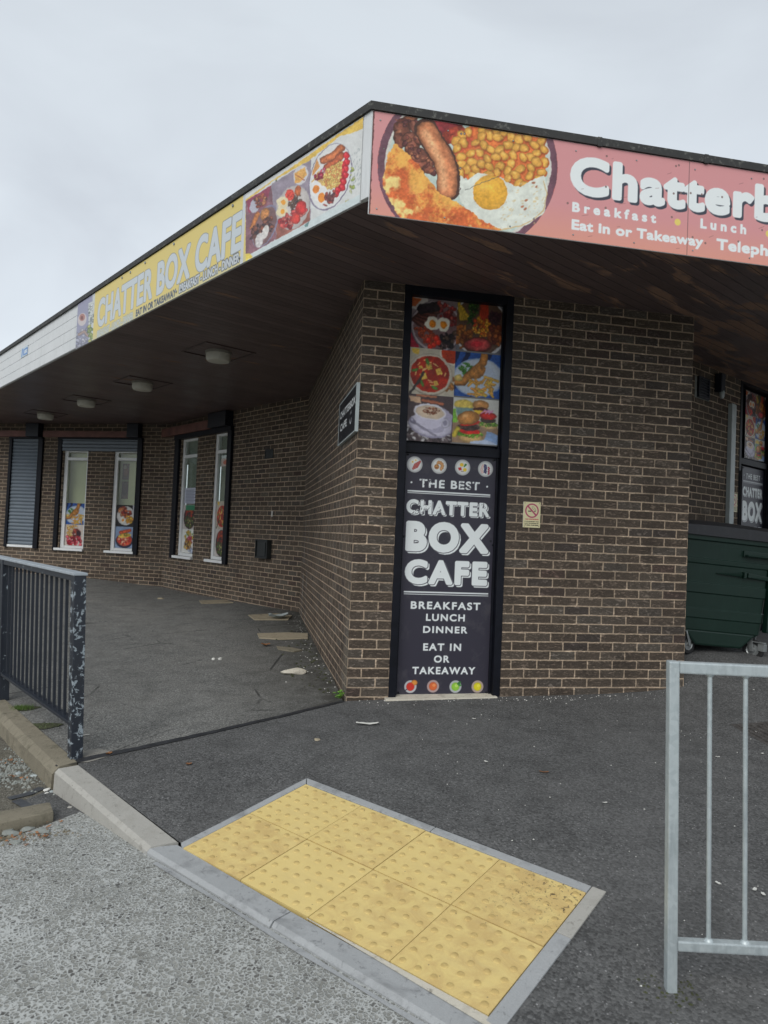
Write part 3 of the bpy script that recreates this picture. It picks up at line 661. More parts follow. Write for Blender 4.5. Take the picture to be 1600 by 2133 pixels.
def f_coffee(n=90):
    im = Img(100, 100, n, (84, 72, 74)); im.mess([(0, 60), (40, 70), (100, 84), (100, 100), (0, 100)], 80, 3, 7, [(168, 160, 160), (120, 108, 108), (200, 196, 196), (70, 60, 62)], 5)
    im.poly([(4, 4), (28, 6), (30, 20), (6, 16)], (214, 180, 150)); im.line([(34, 12), (76, 18)], 3.5, (190, 120, 92)); im.line([(20, 2), (62, 4)], 2.5, (196, 134, 104))
    im.poly([(80, 26), (98, 40), (98, 70), (76, 60)], (176, 170, 190)); im.ell(52, 66, 47, 25, 8, (150, 146, 166)); im.ell(52, 64, 46, 23, 8, (216, 212, 228), edge=.15); im.ell(52, 66, 30, 14, 8, (176, 172, 190))
    im.ell(84, 58, 10, 11, 0, (214, 210, 226), edge=.3); im.ell(84, 58, 5, 6, 0, (150, 146, 164)); im.poly([(16, 38), (84, 40), (74, 66), (56, 74), (38, 72), (24, 60)], (206, 202, 218)); im.ell(50, 36, 35, 17, 4, (226, 222, 230)); im.ell(50, 37, 31, 14, 4, (228, 208, 186), edge=.12)
    im.mess(circ(53, 34, 18, 8), 80, .8, 2, [(150, 84, 58), (120, 60, 42), (176, 112, 80)], 6); im.ell(14, 58, 9, 5, 40, (126, 122, 140), hi=.3); im.line([(18, 62), (64, 86)], 1.8, (150, 146, 162)); return im
def f_burger(n=90):
    im = Img(100, 100, n, (206, 206, 200)); im.ell(24, 16, 22, 12, 0, (232, 206, 110), edge=.2, tex=.15, ts=5); im.poly([(4, 22), (44, 22), (38, 40), (10, 40)], (124, 150, 148)); im.poly([(0, 26), (5, 26), (12, 60), (0, 74)], (120, 170, 70))
    im.poly([(0, 58), (30, 50), (96, 50), (100, 66), (100, 100), (0, 100)], (150, 126, 104)); im.ell(60, 14, 18, 11, 0, (206, 150, 92), edge=.35, hi=.15); im.ell(60, 24, 17, 5, 0, (80, 50, 36)); im.poly([(44, 26), (76, 26), (66, 36), (52, 34)], (234, 190, 70))
    im.ell(78, 58, 20, 8, 5, (222, 190, 140), edge=.3); im.mess(circ(77, 54, 21, 6), 40, 2, 4, [(112, 160, 60), (150, 190, 80), (86, 130, 50)], 4); im.ell(77, 46, 17, 7, 0, (70, 56, 50), tex=.5, ts=3); im.ell(77, 37, 19, 8, 0, (212, 58, 52), edge=.35)
    for k in range(9): im.line([(62 + 3 * k, 32 - (k % 3) * 2), (70 + 2.2 * k, 24 + (k % 4))], 1.2, (214, 150, 190), edge=0)
    im.ell(40, 88, 27, 11, 0, (224, 188, 130), edge=.35); im.mess(circ(38, 79, 27, 7), 60, 2.5, 5, [(130, 180, 62), (166, 206, 92), (98, 150, 50)], 7); im.ell(37, 74, 23, 6, 0, (200, 48, 40)); im.ell(36, 64, 24, 9, 0, (76, 60, 56), tex=.6, ts=3.5); im.ell(38, 56, 22, 5, -12, (190, 50, 34)); im.ell(34, 44, 25, 15, -10, (206, 146, 84), edge=.4, hi=.2)
    im.poly([(76, 70), (100, 78), (100, 100), (70, 92)], (140, 164, 200)); im.poly([(40, 96), (74, 90), (98, 98), (98, 100), (38, 100)], (190, 202, 222)); im.line([(4, 84), (12, 70)], 5, (206, 186, 80)); return im
def f_berries(n=60):
    im = Img(100, 100, n, (206, 196, 188)); im.mess([(10, 10), (60, 6), (50, 60), (14, 60)], 30, 5, 9, [(226, 184, 110), (236, 206, 150), (214, 160, 84)], 2)
    im.mess([(40, 14), (84, 20), (80, 60), (40, 60)], 30, 5, 8, [(206, 70, 56), (190, 84, 60), (120, 60, 60)], 3); im.ell(72, 44, 12, 14, 0, (52, 34, 44), tex=.5, ts=5)
    im.mess([(10, 58), (92, 58), (84, 96), (18, 96)], 46, 5, 10, [(188, 40, 56), (150, 24, 44), (220, 110, 120), (170, 36, 60)], 4); return im
def f_plate_dark(n=60):
    im = Img(100, 100, n, (26, 24, 28)); im.ell(50, 50, 46, 44, 0, (208, 206, 204)); im.mess([(14, 14), (52, 10), (50, 50), (14, 50)], 26, 6, 10, [(196, 120, 74), (150, 60, 44), (206, 150, 110)], 4)
    im.mess([(34, 16), (84, 20), (80, 56), (36, 56)], 26, 6, 10, [(176, 56, 40), (120, 40, 36), (204, 100, 60)], 5); egg(im, 36, 70, 14, 6, 3); im.mess([(52, 52), (90, 54), (80, 84), (56, 80)], 20, 6, 10, [(228, 184, 70), (210, 150, 60)], 6); im.poly([(84, 0), (100, 0), (100, 50), (88, 40)], (190, 190, 196)); return im
def f_sandwich(n=60):
    im = Img(100, 100, n, (138, 156, 184)); im.ell(50, 66, 46, 34, 0, (44, 48, 66)); im.ell(50, 62, 40, 28, 0, (220, 96, 70), edge=.2, tex=.4, ts=10); im.mess(circ(50, 60, 34, 22), 40, 4, 8, [(236, 150, 110), (214, 70, 60), (240, 190, 160), (206, 56, 50)], 4)
    im.ell(50, 42, 34, 10, -8, (232, 196, 96)); im.mess(circ(50, 38, 30, 8), 24, 3, 5, [(120, 160, 60), (226, 170, 80)], 6); im.line([(28, 28), (76, 18)], 8, (206, 96, 60), tex=.3, ts=6); return im
def f_bowl(n=60):
    im = Img(100, 100, n, (196, 190, 186)); im.ell(50, 52, 44, 48, 0, (50, 36, 34)); im.mess([(20, 12), (80, 12), (84, 60), (20, 60)], 40, 5, 9, [(170, 50, 34), (130, 34, 28), (196, 90, 40)], 2)
    im.mess([(18, 52), (84, 52), (76, 92), (26, 92)], 40, 4, 8, [(86, 110, 50), (120, 70, 36), (190, 180, 120), (60, 76, 40)], 3); return im
def f_toast(n=60):
    im = Img(100, 100, n, (226, 226, 222)); im.mess(circ(50, 30, 34, 20), 30, 4, 9, [(238, 210, 90), (214, 170, 60), (120, 160, 80)], 4); im.mess(circ(60, 46, 24, 14), 20, 5, 8, [(214, 110, 130), (190, 60, 90)], 5)
    im.mess(circ(44, 68, 32, 22), 40, 5, 9, [(206, 160, 70), (150, 100, 50), (90, 60, 44), (222, 190, 100)], 6); im.mess([(50, 84), (100, 80), (100, 100), (50, 100)], 12, 6, 10, [(196, 204, 224), (160, 172, 204)], 7); return im
FOOD = {}
def photo(im, warp, grain):
    """roughens the clean outlines and tones the way a printed photograph of food has them"""
    u = im.px * 2.2; X = im.X + warp * 2 * (vnoise(im.X, im.Y, grain * 2, 71, 3) - .5); Y = im.Y + warp * 2 * (vnoise(im.X, im.Y, grain * 2, 83, 3) - .5)
    a = im.sample(X, Y); n = .45 * (vnoise(im.X, im.Y, grain * .9, 17, 3) - .5) + .45 * (vnoise(im.X, im.Y, grain * 4, 29, 3) - .5)
    sat = a - a.mean(2, keepdims=True); br = a.mean(2) / 255; n = n * np.clip(1.15 - br, .18, .8) * (.55 + np.clip(np.abs(sat).max(2) / 60, 0, 1) * .45); a = a * (1 + n[..., None] * 1.1) + sat * .12; a = 132 + (a - 128) * 1.06; im.a = np.clip(a, 6, 250); return im
def food(k, n=90):
    if (k, n) not in FOOD: FOOD[(k, n)] = photo(globals()['f_' + k](n), 1.8, 3.2)
    return FOOD[(k, n)]

# ------------------------------------------------------------------ the café building
ZS, ZT, ZC = 3.581, 4.085, 4.135           # soffit, top of the signs, top of the capping
TH = 11.06
A = np.array([-.236, 5.574]); 
def hd(a): return np.array([math.cos(rad(a)), math.sin(rad(a))])
B = A + 4.99 * hd(101.06); C1 = B + 4.85 * hd(131.06); D2 = C1 + 9.0 * hd(166)
D = A + 2.94 * hd(TH); E_ = D + .78 * hd(101.06)
FRONT = Plane(*A, TH); SIDE = Plane(*B, -78.94); FAC1 = Plane(*C1, -48.94); FAC2 = Plane(*D2, -14.0); RET = Plane(*D, 101.06); REC = Plane(*E_, 41.06)
F = np.array([-.172, 4.144]); RF = Plane(*F, TH); LFo = F + 16 * hd(131.06); LF = Plane(*LFo, -48.94)
bld = empty('cafe_building', (A[0], A[1], H(*A)), 0, 'single storey brown brick café with a flat overhanging roof on the corner', 'building')

VB = 1.950 + CZ + .0753 * 200
def wall(name, pl, u0, u1, holes=(), mat='brick', uoff=0.0, z0=-.3, z1=ZS, rev=.10):
    mb = MB(); us = sorted({u0, u1, *[h[0] for h in holes], *[h[1] for h in holes]}); zs = sorted({z0, z1, *[h[2] for h in holes], *[h[3] for h in holes]})
    def q(a, b, c, d, w=0.0): mb.face([pl.P(a, c, w), pl.P(b, c, w), pl.P(b, d, w), pl.P(a, d, w)], [(x + uoff + 22.62, y - 3.510 + 15.06) for x, y in ((a, c), (b, c), (b, d), (a, d))])
    for i in range(len(us) - 1):
        for j in range(len(zs) - 1):
            um, zm = (us[i] + us[i + 1]) / 2, (zs[j] + zs[j + 1]) / 2
            if any(h[0] < um < h[1] and h[2] < zm < h[3] for h in holes): continue
            q(us[i], us[i + 1], zs[j], zs[j + 1])
    for a, b, c, d in [h[:4] for h in holes]:   # brick reveals
        for (p, r_, k) in (((a, c), (a, d), 0), ((b, d), (b, c), 0), ((a, d), (b, d), 1), ((b, c), (a, c), 1)):
            f = [pl.P(p[0], p[1], 0), pl.P(r_[0], r_[1], 0), pl.P(r_[0], r_[1], -rev), pl.P(p[0], p[1], -rev)]
            if k: t = [(p[0], 15), (r_[0], 15), (r_[0], 15 + rev), (p[0], 15 + rev)]
            else: t = [(22.6, p[1] + 11.55), (22.6, r_[1] + 11.55), (22.6 + rev, r_[1] + 11.55), (22.6 + rev, p[1] + 11.55)]
            mb.face(f, t)
    return mb.build(name, MAT[mat], bld)

# the black panel unit in the front wall
pu0 = FRONT.uv(826, 1030)[0]; pu1 = FRONT.uv(1056, 1035)[0]; pzt = FRONT.uv(950, 604)[1]; pz0 = FRONT.uv(925, 1463)[1]
wall('wall', FRONT, 0, 2.94, [(pu0, pu1, pz0, pzt)], uoff=.1131)
wall('wall', SIDE, 0, 4.99, mat='brick_side', uoff=.2262 * 23 - 4.99)
# windows: (left px, right px) sampled half way up, then tops and sills
def strip(pl, xa, xb, y, w=0): return pl.uv(xa, y, w)[0], pl.uv(xb, y, w)[0]
Wn = {}
for k, pl, xa, xb, y, yt, yb in (('a', FAC2, 128.5, 179, 1034, 938, 1143), ('b', FAC2, 233, 284, 1034, 938.5, 1147), ('c', FAC1, 373.5, 407, 1030, 912, 1158), ('d', FAC1, 441.5, 473, 1030, 903, 1167)):
    u0, u1 = strip(pl, xa, xb, y); Wn[k] = (pl, u0, u1, pl.uv((xa + xb) / 2 - 6, yb)[1], pl.uv((xa + xb) / 2 + 6, yt)[1])
zt2 = (Wn['a'][4] + Wn['b'][4]) / 2; zb2 = (Wn['a'][3] + Wn['b'][3]) / 2; zt1 = (Wn['c'][4] + Wn['d'][4]) / 2; zb1 = (Wn['c'][3] + Wn['d'][3]) / 2
s0, s1 = strip(FAC2, 18, 81, 1034)
wall('wall', FAC1, 0, 4.85, [(Wn[k][1], Wn[k][2], zb1, zt1) for k in 'cd'], uoff=0)
wall('wall', FAC2, 0, 9.0, [(Wn[k][1], Wn[k][2], zb2, zt2) for k in 'ab'], uoff=0)
wall('wall', RET, 0, .78)
rp0 = REC.uv(1538, 1000)[0]; rp1 = REC.uv(1607, 1000)[0]; rzt = REC.uv(1580, 800)[1]
wall('wall', REC, 0, 6.5, [(rp0, rp1, .2, rzt)], uoff=.05)

def window(key, transom_px):
    pl, u0, u1, _, _ = Wn[key]; z0, z1 = (zb2, zt2) if pl is FAC2 else (zb1, zt1); f = .055; w0, w1 = -.095, -.035
    zt = pl.uv(*transom_px)[1]
    wf = empty('window', pl.P((u0 + u1) / 2, z0, -.05)); wf.parent = bld; wf.matrix_parent_inverse = Matrix.Translation(bld.location).inverted()
    bpy.context.view_layer.update()
    mb = MB(); pl.box(mb, u0, u0 + f * 1.5, z0, z1, w0, w1); pl.box(mb, u1 - f * .8, u1, z0, z1, w0, w1); pl.box(mb, u0 + f * 1.5, u1 - f * .8, z1 - f * .8, z1, w0, w1 - .003)
    pl.box(mb, u0 + f * 1.5, u1 - f * .8, z0, z0 + f, w0, w1 - .003); pl.box(mb, u0 + f * 1.5, u1 - f * .8, zt - .03, zt + .03, w0, w1 + .004)
    link2('frame', mb.mesh('frame', .004), MAT['upvc'], wf)
    mb = MB(); pl.box(mb, u0 + f * 1.5, u1 - f * .8, z0 + f, z1 - f, -.078, -.072); link2('pane', mb.mesh('pane'), MAT['glass'], wf)
    mb = MB(); pl.box(mb, u0 - .09, u1 + .02, z0 - .05, z0, -.09, .055); link2('sill', mb.mesh('sill', .008), MAT['upvc'], wf)
    return (pl, u0 + f * 1.5, u1 - f * .8, z0 + f, z1)
def link2(name, me, mat, par):                 # child of an already parented piece, written in world coordinates
    o = bpy.data.objects.new(name, me); COL.objects.link(o); me.materials.append(mat); o.parent = par; o.matrix_parent_inverse = par.matrix_world.inverted(); return o
gl = {'a': window('a', (155, 955.5)), 'b': window('b', (260, 956)), 'c': window('c', (392, 950)), 'd': window('d', (460, 940))}
# the room behind, and the grey blinds
mb = MB(); FAC2.box(mb, Wn['a'][1] - .5, Wn['b'][2] + .5, zb2 - .2, zt2 + .2, -.27, -.23); mb.build('room_wall', MAT['room'], bld)
for k in 'cd':
    pl, u0, u1, z0, z1 = gl[k]; mb = MB(); n = 6
    pl.box(mb, u0 + .0, u1, z0, z1, -.125, -.115); mb.build('blind', MAT['blind'], bld)

# black guides, shutter boxes, lintel boards
def bars(name, mat, items, bevel=.004):
    for pl, u0, u1, z0, z1, w0, w1 in items:
        mb = MB(); pl.box(mb, u0, u1, z0, z1, w0, w1); mb.build(name, MAT[mat], bld, bevel)
def U(pl, x, y, w=0): return pl.uv(x, y, w)[0]
g1, g2 = U(FAC2, 118, 1034), U(FAC2, 126, 1034); g3, g4 = U(FAC2, 283.5, 1034), U(FAC2, 293.5, 1034)
h1, h2 = U(FAC1, 363.5, 1030), U(FAC1, 372, 1030); h3, h4 = U(FAC1, 473, 1030), U(FAC1, 481.5, 1030)
k1, k2 = U(FAC2, 16.5, 1034), U(FAC2, 22, 1034); k3, k4 = U(FAC2, 76.5, 1034), U(FAC2, 86, 1034)
zbx2 = FAC2.uv(210, 914.5)[1]; zbx1 = FAC1.uv(430, 900)[1]; zbx1 = max(zbx1, zt1 + .06)
bars('shutter_guide', 'black_frame', [(FAC2, g1, g2, zb2 - .06, zbx2 - .02, -.01, .05), (FAC2, g3, g4, zb2 - .06, zbx2 - .02, -.01, .05), (FAC1, h1, h2, zb1 - .06, zbx1 - .02, -.01, .05), (FAC1, h3, h4, zb1 - .06, zbx1 - .02, -.01, .05),
    (FAC2, k1, k2, zb2 - .04, zbx2 - .02, -.01, .05), (FAC2, k3, k4, zb2 - .04, zbx2 - .02, -.01, .05)])
# rolled up shutter curtain shows under the box on the middle unit
mb = MB()
for i in range(4): FAC2.box(mb, g2 + .002, g3 - .002, zt2 - .02 + i * .072, zt2 + .045 + i * .072, -.008, .036 + .006 * (i % 2))
mb.build('rolled_shutter', MAT['shutter'], bld, .01)
bars('header_rail', 'black_frame', [(FAC2, g1, g4, zbx2 - .018, zbx2 + .02, -.01, .07), (FAC1, h1, h4, zt1 + .002, zbx1 + .02, -.01, .07), (FAC2, k1, k4, zbx2 - .018, zbx2 + .02, -.01, .07)])
bars('lintel_board', 'lintel', [(FAC2, U(FAC2, 97, 897), U(FAC2, 273, 897), zbx2 + .024, ZS - .16, .002, .10), (FAC1, U(FAC1, 338, 880), U(FAC1, 449, 872), zbx1 + .024, ZS - .10, .002, .10), (FAC2, 0.02, U(FAC2, 64, 897), zbx2 + .024, ZS - .16, .002, .10)])
bars('shutter_motor_box', 'black_box', [(FAC2, U(FAC2, 273.6, 897), U(FAC2, 297, 897), zbx2 + .022, ZS - .01, .002, .16), (FAC1, U(FAC1, 450, 872), U(FAC1, 487, 868), zbx1 + .022, ZS - .01, .002, .16), (FAC2, U(FAC2, 65, 897), U(FAC2, 91, 897), zbx2 + .022, ZS - .01, .002, .16)])
# the closed roller shutter on the left
mb = MB(); z = zb2 + .02; i = 0
while z < zbx2 - .03:
    n = 5
    for a in range(n):                           # each slat is a shallow curve
        t0, t1 = a / n, (a + 1) / n; c0, c1 = .018 * math.sin(math.pi * t0), .018 * math.sin(math.pi * t1)
        mb.face([FAC2.P(k2, z + .074 * t0, c0), FAC2.P(k3, z + .074 * t0, c0), FAC2.P(k3, z + .074 * t1, c1), FAC2.P(k2, z + .074 * t1, c1)])
    z += .0755
sh = mb.build('roller_shutter', MAT['shutter'], bld)
sh['label'] = 'closed grey roller shutter'
mb = MB(); FAC2.box(mb, k2, k3, zb2 - .03, zb2 + .018, -.02, .03); mb.build('shutter_sill', MAT['upvc'], bld, .005)

# soffit, fascia boards, capping, roof
Rend = F + 8.5 * hd(TH); bk = Rend + 9 * hd(101.06); Lend = LFo; lb = Lend + 9 * hd(60)
def ring(off): # outline pushed outwards along the two fascias
    nL = LF.n[:2]; nR = RF.n[:2]; k = off / (1 + nL @ nR)
    return [Lend + nL * off, F + (nL + nR) * k, Rend + nR * off, bk, lb]
mb = MB(); p = ring(-.035); mb.face([(q[0], q[1], ZS) for q in p][::-1]); mb.build('soffit', MAT['soffit'], bld)
mb = MB(); i = ring(.022)
for z0, z1 in ((ZT, ZC),):
    mb.face([(q[0], q[1], z0) for q in i][::-1]); mb.face([(q[0], q[1], z1) for q in i])
    for a in range(5): b2 = (a + 1) % 5; mb.face([(i[a][0], i[a][1], z0), (i[b2][0], i[b2][1], z0), (i[b2][0], i[b2][1], z1), (i[a][0], i[a][1], z1)])
mb.build('roof_capping', MAT['cap'], bld)
for uj in (U(RF, 1245, 300), U(RF, 1466, 340)): mb = MB(); RF.box(mb, uj - .01, uj + .02, ZT - .008, ZC + .003, .0, .025); mb.build('capping_joint', MAT['cap'], bld, .003)
mb = MB(); RF.box(mb, .0, 8.5, ZS - .006, ZT, -.035, -.002); mb.build('fascia_board', MAT['clad'], bld)
mb = MB(); n = 4; hh = (ZT - ZS + .012) / n
for i in range(n): LF.box(mb, 0, 15.95, ZS - .012 + i * hh + .006, ZS - .012 + (i + 1) * hh, -.03, .0)
LF.box(mb, 0, 15.94, ZS - .012, ZT, -.034, -.006); o = mb.build('fascia_board', MAT['clad'], bld); o['label'] = 'white plastic cladding boards'
mb = MB(); LF.box(mb, 15.93, 16.004, ZS - .02, ZT, -.03, .006); mb.build('corner_trim', MAT['clad'], bld, .003)

# ------------------------------------------------------------------ panel frame, poster and café sign at the corner
WR = -.07
def panel_frame(pl, u0, u1, zb, zt, ztr):
    f = .062; mb = MB()
    pl.box(mb, u0, u0 + f, zb, zt, -.14, .006); pl.box(mb, u1 - f, u1, zb, zt, -.14, .006); pl.box(mb, u0 + f, u1 - f, zt - .075, zt, -.14, .004)
    pl.box(mb, u0 + f, u1 - f, ztr - .045, ztr + .03, -.14, -.03); pl.box(mb, u0 + f, u1 - f, zb, zb + .03, -.14, -.02)
    for a, s_ in ((u0 + f, 1), (u1 - f, -1)): pl.box(mb, min(a, a + s_ * .018), max(a, a + s_ * .018), zb + .03, ztr - .045, -.14, -.045); pl.box(mb, min(a, a + s_ * .014), max(a, a + s_ * .014), ztr + .03, zt - .075, -.14, -.05)
    mb.build('panel_frame', MAT['black_frame'], bld, .004)
    mb = MB(); pl.box(mb, u0 + f, u1 - f, zb + .03, zt - .075, -.13, -.09); mb.build('backing_board', MAT['black_frame'], bld)
ztr = FRONT.uv(945, 938, WR)[1]
panel_frame(FRONT, pu0, pu1, pz0 - .03, pzt, ztr)
# poster of six dishes
q = FRONT.uv; a = q(856, 616, WR); b = q(1046, 637, WR); c = q(845, 917, WR); d = q(1036, 930, WR)
po0, po1 = (a[0] + c[0]) / 2, (b[0] + d[0]) / 2; pz1, pzb = (a[1] + b[1]) / 2, (c[1] + d[1]) / 2
def poster(pl, u0, u1, z0, z1, w, label, res=.0042, group='posters of six dishes'):
    e = empty('food_poster', pl.P((u0 + u1) / 2, z0, w), 0, label, 'poster', group)
    cv = Canvas(pl, u0, u1, z0, z1, w + .004, res, (120, 120, 120)); um = (u0 + u1) / 2; h = (z1 - z0)
    rows = ((('breakfast', 'mixed'), 1, .645), (('soup', 'fish'), .645, .325), (('coffee', 'burger'), .325, 0))
    for (l, r), t, bb in rows:
        cv.image(food(l), u0 - 1e-6, um, z0 + h * bb, z0 + h * t); cv.image(food(r), um, u1 + 1e-6, z0 + h * (bb + .01), z0 + h * (t - .0))
    cv.build('print', e, k=1.0)
    mb = MB(); pl.box(mb, u0 - .002, u1 + .002, z0 - .002, z1 + .002, w - .004, w + .002); mb.build('board', MAT['black_frame'], e); return e
poster(FRONT, po0, po1, pzb, pz1, WR, 'tall poster of six café dishes in the black frame above the large black sign')
# black café sign
def S4(x, y): return 800 + x / 3.878, 930 + y / 3.878
qa = FRONT.uv(*S4(168, 48), WR); qb = FRONT.uv(*S4(905, 98), WR); qc = FRONT.uv(*S4(95, 1990), WR); qd = FRONT.uv(*S4(852, 2015), WR)
bs0, bs1 = (qa[0] + qc[0]) / 2, (qb[0] + qd[0]) / 2; bz1, bz0 = (qa[1] + qb[1]) / 2, (qc[1] + qd[1]) / 2
WHT = (236, 242, 242); INK = (56, 54, 66)
def black_sign_canvas():
    cv = Canvas(FRONT, bs0, bs1, bz0, bz1, WR + .004, .0034, INK)
    def T(body, bl, br, tl, **k): cv.ptext(body, S4(*bl), S4(*br), S4(*tl), WHT, **k)
    big = dict(sh=(.015, -.015, .006, WHT, INK), tex=.0)
    T('THE BEST', (285, 332), (772, 352), (285, 264), bold=.050, spacing=1.18, tex=.02)
    T('CHATTER', (178, 545), (850, 568), (178, 428), bold=.072, sh=(.010, -.010, .0045, WHT, INK), tex=.01, spacing=1.2)
    T('BOX', (170, 843), (842, 872), (175, 596), bold=.080, spacing=1.2, **big)
    T('CAFE', (163, 1112), (832, 1124), (165, 912), bold=.076, spacing=1.2, **big)
    T('BREAKFAST', (215, 1312), (778, 1323), (215, 1250), bold=.050, tex=.0, spacing=1.22); T('LUNCH', (338, 1409), (652, 1414), (338, 1351), bold=.050, tex=.0, spacing=1.22)
    T('DINNER', (315, 1506), (672, 1511), (315, 1450), bold=.050, tex=.0, spacing=1.22); T('EAT IN', (315, 1650), (622, 1652), (315, 1590), bold=.050, tex=.0, spacing=1.22)
    T('OR', (402, 1746), (527, 1747), (402, 1688), bold=.050, tex=.0, spacing=1.2); T('TAKEAWAY', (227, 1839), (735, 1842), (227, 1779), bold=.050, tex=.0, spacing=1.22)
    def bar(x0, y0, x1, y1, t):
        a_, b_ = cv.uv(*S4(x0, y0)), cv.uv(*S4(x1, y1)); z = (a_[1] + b_[1]) / 2; cv.put(np.maximum(np.abs(cv.Y - z) - t, np.maximum(a_[0] - cv.X, cv.X - b_[0])), WHT)
    bar(190, 357, 858, 392, .0055); bar(190, 371, 858, 408, .0028); bar(160, 1171, 842, 1192, .0055); bar(160, 1188, 842, 1210, .0028)
    for x, y in ((222, 289), (833, 325)): u, z = cv.uv(*S4(x, y)); cv.ell(u, z, .008, .008, 0, WHT)
    R_ = .0655
    def plate(x, y, r=R_):
        u, z = cv.uv(*S4(x, y)); cv.ell(u, z, r, r, 0, (206, 208, 208), edge=.12); cv.ell(u, z, r * .8, r * .8, 0, (226, 228, 226), edge=.05); return u, z
    r = random.Random(4)
    u, z = plate(248, 145)
    for k in range(5): cv.line([(u - .012 + .008 * k, z - .036 + .004 * k), (u + .004 + .010 * k, z + .002 + .006 * k)], .008, ((196, 92, 90), (222, 130, 120))[k % 2], edge=.3)
    cv.ell(u - .018, z + .02, .017, .015, 0, (238, 236, 224)); cv.ell(u - .018, z + .02, .007, .007, 0, (232, 190, 70)); cv.ell(u + .008, z + .035, .014, .013, 0, (238, 236, 224)); cv.ell(u + .008, z + .035, .006, .006, 0, (232, 190, 70))
    u, z = plate(445, 157)
    for k in range(6): cv.ell(u + .028 * math.cos(1.9 - k * .55), z + .028 * math.sin(1.9 - k * .55), .018, .011, 60 - 30 * k, (226, 168, 110), edge=.35)
    cv.ell(u - .02, z - .008, .021, .021, 0, (206, 146, 84), edge=.2)
    for k in range(9): cv.ell(u - .02 + r.uniform(-.014, .014), z - .008 + r.uniform(-.014, .014), .0032, .0032, 0, (90, 60, 44))
    u, z = plate(635, 170); cv.ell(u - .008, z + .022, .017, .015, 0, (236, 200, 60)); cv.ell(u + .02, z - .018, .016, .015, 0, (236, 206, 70)); cv.poly([(u - .04, z - .004), (u - .012, z + .002), (u - .006, z - .022), (u - .03, z - .026)], (196, 48, 48))
    for k in range(5): cv.line([(u + .014, z + .008), (u + .026 + .006 * math.cos(k), z + .024 + .006 * math.sin(k * 2))], .004, (70, 130, 60), edge=0)
    for k in range(4): cv.ell(u - .01 + .006 * k, z - .034 + .003 * (k % 2), .0025, .0025, 0, (90, 60, 40))
    u, z = plate(820, 182)
    for k in range(6): cv.ell(u - .034 + .004 * abs(k - 3), z + .03 - .012 * k, .012, .009, 20, (238, 206, 200), edge=.25)
    for k in range(12): cv.ell(u - .008 + .013 * (k % 2) + r.uniform(-.003, .003), z + .034 - .006 * k, .007, .007, 0, (64, 66, 120), edge=.4)
    for k in range(7): cv.ell(u + .026 + .006 * (k % 2), z + .014 - .009 * k, .007, .006, 0, (190, 60, 84), edge=.3)
    for (x, y), rim, c1, c2 in (((213, 1940), (218, 220, 224), (206, 60, 48), (230, 120, 100)), ((396, 1937), (206, 180, 178), (222, 110, 60), (240, 150, 90)), ((577, 1940), (206, 212, 214), (150, 204, 70), (190, 226, 110)), ((755, 1940), (206, 186, 176), (226, 214, 40), (240, 230, 80))):
        u, z = cv.uv(*S4(x, y)); cv.ell(u, z, .051, .051, 0, rim, edge=.2); cv.ell(u, z, .040, .040, 0, tuple(np.array(rim) * .82)); cv.ell(u, z, .034, .034, 0, c1, edge=.1); cv.ell(u + .008, z + .008, .014, .012, 0, c2)
    u, z = cv.uv(*S4(245, 1908)); cv.ell(u, z, .026, .022, 0, (226, 150, 70), edge=.25); u, z = cv.uv(*S4(213, 1940)); cv.ell(u, z, .030, .030, 0, (206, 60, 48)); cv.line([(u - .05, z - .034), (u - .028, z - .022)], .004, INK, edge=0)
    u, z = cv.uv(*S4(606, 1912)); cv.ell(u, z, .018, .011, 40, (60, 120, 60)); cv.ell(u + .006, z - .016, .014, .009, -20, (70, 140, 64))
    for x, y in ((186, 65), (882, 115), (862, 765), (160, 725), (115, 1997), (833, 2000)): u, z = cv.uv(*S4(x, y)); cv.ell(u, z, .010, .010, 0, (26, 26, 32))
    return cv
BSC = black_sign_canvas()
def black_sign(pl, u0, u1, z0, z1, w, label):
    e = empty('cafe_sign', pl.P((u0 + u1) / 2, z0, w), 0, label, 'sign', 'black café signs')
    if pl is FRONT: cv = BSC
    else:
        im = Img(1, 1, 10, (0, 0, 0)); im.a = BSC.a[::-1]; im.ny, im.nx = im.a.shape[:2]; im.w = im.h = 1.0
        cv = Canvas(pl, u0, u1, z0, z1, w + .004, .006, INK); im.a = im.a[int(im.ny * .108):int(im.ny * .94)]; im.ny = im.a.shape[0]; hm = (bz1 - bz0) * .832; cv.image(im, u0 - 1e-6, u1 + 1e-6, z1 - .075 - hm, z1 - .075)
    cv.build('print', e, k=.95)
    mb = MB(); pl.box(mb, u0 - .001, u1 + .001, z0 - .001, z1 + .001, w - .004, w + .002); mb.build('board', MAT['black_frame'], e)
    du, dz = (u1 - u0), (z1 - z0)
    for fu, fz in ((.03, .008), (.97, .008), (.03, .992), (.97, .992), (.015, .65), (.985, .63)): P0 = pl.P(u0 + du * fu, z0 + dz * fz, w + .003); P1 = pl.P(u0 + du * fu, z0 + dz * fz, w + .009); mb = MB(); mb.tube(P0, P1, .0095, 10, .006); mb.build('screw_cap', MAT['black_frame'], e)
    return e
black_sign(FRONT, bs0, bs1, bz0, bz1, WR, 'large black café sign with white lettering on the front brick wall below the poster')
